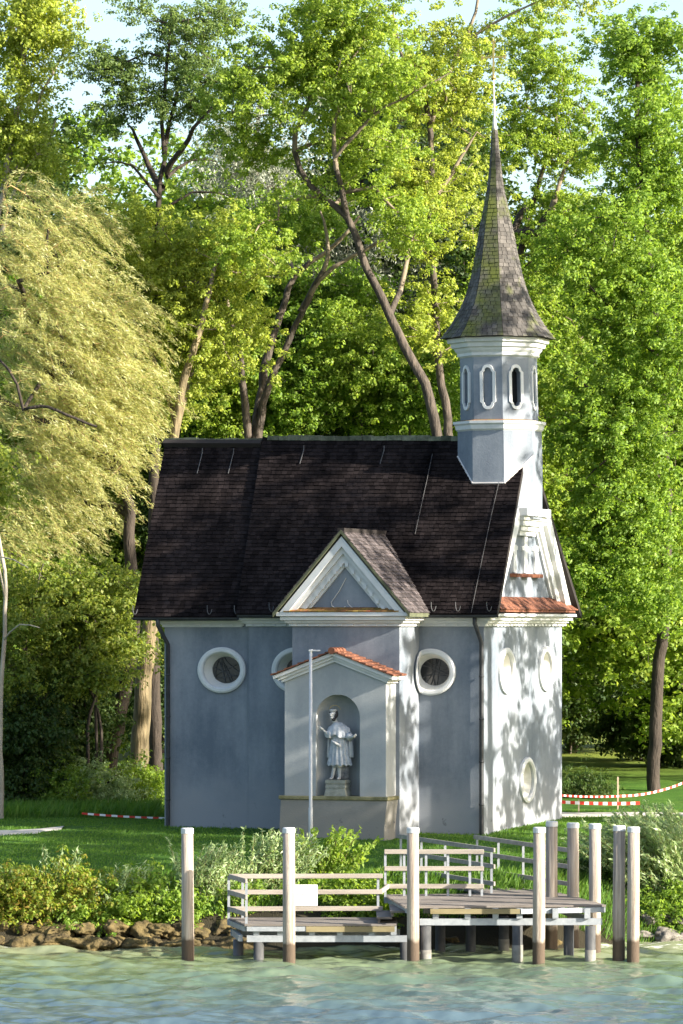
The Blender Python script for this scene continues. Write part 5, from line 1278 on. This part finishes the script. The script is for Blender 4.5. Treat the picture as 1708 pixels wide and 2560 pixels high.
lowsh = [(20, 2150, 2330, 106.4, 70, 'rust', "rusty leaved shrub at the left edge of the bank"), (105, 2170, 2330, 106.3, 70, 'rust', "reddish tinged shrub second from the left edge of the bank"), (185, 2165, 2320, 106.6, 70, 'rust', "tall reddish shrub in the middle of the left bank"),
         (262, 2190, 2330, 106.4, 60, 'osier', "grey green low willow shrub in the middle of the left bank"), (330, 2195, 2320, 106.6, 60, 'shrub', "yellow green shrub left of the lone mooring post"), (400, 2165, 2320, 106.8, 62, 'lush', "dark glossy shrub immediately left of the lone mooring post"),
         (445, 2235, 2330, 106.5, 50, 'lush', "low dark shrub at the foot of the lone mooring post"), (590, 2190, 2330, 107.2, 60, 'lush', "low green shrub showing through the left end of the lower railing"), (740, 2195, 2320, 107.4, 70, 'shrub', "low bright shrub showing through the lower railing under the notice board"),
         (880, 2200, 2310, 107.6, 60, 'shrub', "low shrub behind the steps of the landing stage"), (60, 2260, 2350, 105.6, 60, 'osier', "trailing pale shrub over the stones at the far left"), (215, 2270, 2350, 105.7, 60, 'lush', "trailing green shrub over the stones of the left bank")]
for i, (px, p0, p1, Y, rx, lf_, lb_) in enumerate(lowsh):
    Y = Y - .5 if i < 7 else 105.9
    p0 += 14
    if i in (1, 3, 5, 7, 8, 10): sprig("bank_shrub", lb_, px, p0 - 14, Y, rx * 1.5, lf_, 90 + i, 62, lean=.4, spread=1.3, L=.115 if lf_ != 'osier' else .10, Wd=.05 if lf_ != 'osier' else .03, group="shrubs along the bank")
    else: bushy("bank_shrub", lb_, px, p0, p1, Y, rx, lf_, 90 + i, "bush", dens=18, lf=(14, .16, .115, .07), lobe=.44, per=7, group="shrubs along the bank")
sprig("reed_tuft", "tall single weed stalks rising above the left bank shrubs", 105, 2085, 106.6, 14, 'osier', 120, 3, lean=.1, spread=.2)
sprig("reed_tuft", "slim weed sprig rising above the lone left mooring post", 452, 2055, 107, 10, 'osier', 121, 2, lean=-.3, spread=.2)
for i, (px, tp, w_, nn, lb_) in enumerate(((45, 2150, 60, 22, "loose pale sprigs rising from the rusty shrubs near the left edge"), (150, 2120, 50, 18, "thin pale sprigs between the two reddish shrubs of the left bank"), (300, 2150, 70, 26, "feathery grey green wands in the middle of the left bank"), (375, 2190, 60, 24, "feathery sprigs between the yellow green and the dark shrub"))):
    sprig("bank_sprigs", lb_, px, tp, 106.1, w_, 'osier', 140 + i, nn, lean=.4)

def grass(name, n, xr, yr, hl, seed, mat, dens=None, w=.012):
    rng = np.random.default_rng(seed); X = rng.uniform(*xr, n); Y = rng.uniform(*yr, n)
    if dens is not None: k = dens(X, Y, rng); X, Y = X[k], Y[k]
    Z = gz(X, Y); m = len(X); h = rng.uniform(*hl, m); base = np.stack([X, Y, Z], -1)
    d = unit(np.stack([rng.normal(.15, .35, m), rng.normal(0, .3, m), np.ones(m)], -1)); s = unit(np.stack([np.cos(a := rng.uniform(0, 6.28, m)), np.sin(a), np.zeros(m)], -1)) * w
    V = np.empty((m, 4, 3), np.float32); V[:, 0] = base - s; V[:, 1] = base + s; V[:, 2] = base + d * h[:, None] * .6 + s * .7; V[:, 3] = base + d * h[:, None] + np.array([.2, 0, 0]) * h[:, None] * .5
    return struct(npmesh(name, V.reshape(-1, 3), np.arange(4 * m).reshape(-1, 4), mat), 'stuff')
def off_chapel(X, Y, rng):
    u = (X - C0.x) * CT - (Y - C0.y) * ST; v = (X - C0.x) * ST + (Y - C0.y) * CT
    ok = ~((u > -LN - .05) & (u < .02) & (v > -.02) & (v < W)) & ~((u > TX0 - .1) & (u < TX1 + .05) & (v > SY - .14) & (v < .2))
    pth = (X < -7.4) & (np.abs(Y - np.interp(X, [-17, -13, -11, -9.6, -8.6, -8.0], [117.6, 117.9, 118.2, 118.7, 119.5, 120.6])) < .9) | (np.abs(Y - 127.2 - .06 * (X - 4)) < 1.2) & (X > 4)
    return ok & ~pth
grass("grass", 150000, (-11, 13), (108.2, 130), (.03, .085), 131, M['grassblade'], off_chapel)
grass("grass", 26000, (-11, 12), (105.6, 108.6), (.10, .38), 132, M['grassblade'], None, .010)
grass("grass", 7000, (-12, -5.6), (125.5, 130.5), (.12, .5), 133, M['grassblade'], off_chapel, .010)

def boulder(px, py, Y, s, seed, mat):
    r = random.Random(seed); bm = bmesh.new(); bmesh.ops.create_icosphere(bm, subdivisions=4, radius=1)
    ax = [Vector((r.gauss(0, 1), r.gauss(0, 1), r.gauss(0, 1))).normalized() for _ in range(13)]; cut_ = [r.uniform(.5, .85) for _ in ax]
    for v in bm.verts:
        n = v.co.normalized(); k = 1.0
        for a, c in zip(ax, cut_):
            t = n.dot(a)
            if t > c: k = min(k, c / t)
        k += .22 * mnoise.fractal(n * 1.9 + Vector((seed, 0, 0)), .8, 2.1, 5)
        v.co = n * k
    sx, sy, sz = s * r.uniform(1.1, 1.7), s * r.uniform(.8, 1.1), s * r.uniform(.5, .8)
    for v in bm.verts: v.co = Vector((v.co.x * sx, v.co.y * sy, v.co.z * sz))
    me = bpy.data.meshes.new("boulder"); bm.to_mesh(me); bm.free(); me.materials.append(mat)
    for p in me.polygons: p.use_smooth = True
    o = bpy.data.objects.new("boulder", me); COL.objects.link(o); X = (px - CX) * Y / F
    o.location = (X, Y, py); o.rotation_euler = (r.uniform(-.2, .2), r.uniform(-.2, .2), r.uniform(0, 6.28))
    return o
br = random.Random(17); bi = 0
for px in range(-20, 610, 50):
    for row, (dy, z) in enumerate(((0, .05), (.5, .38))):
        x = px + br.uniform(-14, 14) + row * 20; X = (x - CX) * 104.6 / F
        o = boulder(x, z + br.uniform(-.05, .05), 104.55 + dy + br.uniform(-.15, .15), br.uniform(.30, .50), 200 + bi, M['rock']); bi += 1
        tag(o, "ochre algae covered boulder at the waterline of the left bank" if row == 0 else "brown boulder in the upper row of stones on the left bank", "boulder", "ochre boulders at the waterline, left bank" if row == 0 else "upper row of boulders, left bank")
for px in range(880, 1420, 46):
    x = px + br.uniform(-14, 14); o = boulder(x, br.uniform(.0, .15), 105.2 + br.uniform(-.3, .3), br.uniform(.18, .34), 300 + bi, M['rock']); bi += 1
    tag(o, "mossy boulder in the shade under the landing stage's upper deck", "boulder", "boulders behind the stage piles")
for px in range(1500, 1730, 40):
    for row in (0, 1):
        x = px + br.uniform(-12, 12); o = boulder(x, .10 + row * .4 + br.uniform(-.05, .1), 106.6 + row * .6 + br.uniform(-.2, .2), br.uniform(.22, .42), 400 + bi, M['rockgrey']); bi += 1
        tag(o, "grey brown boulder on the right bank below the willow scrub", "boulder", "boulders of the right bank")
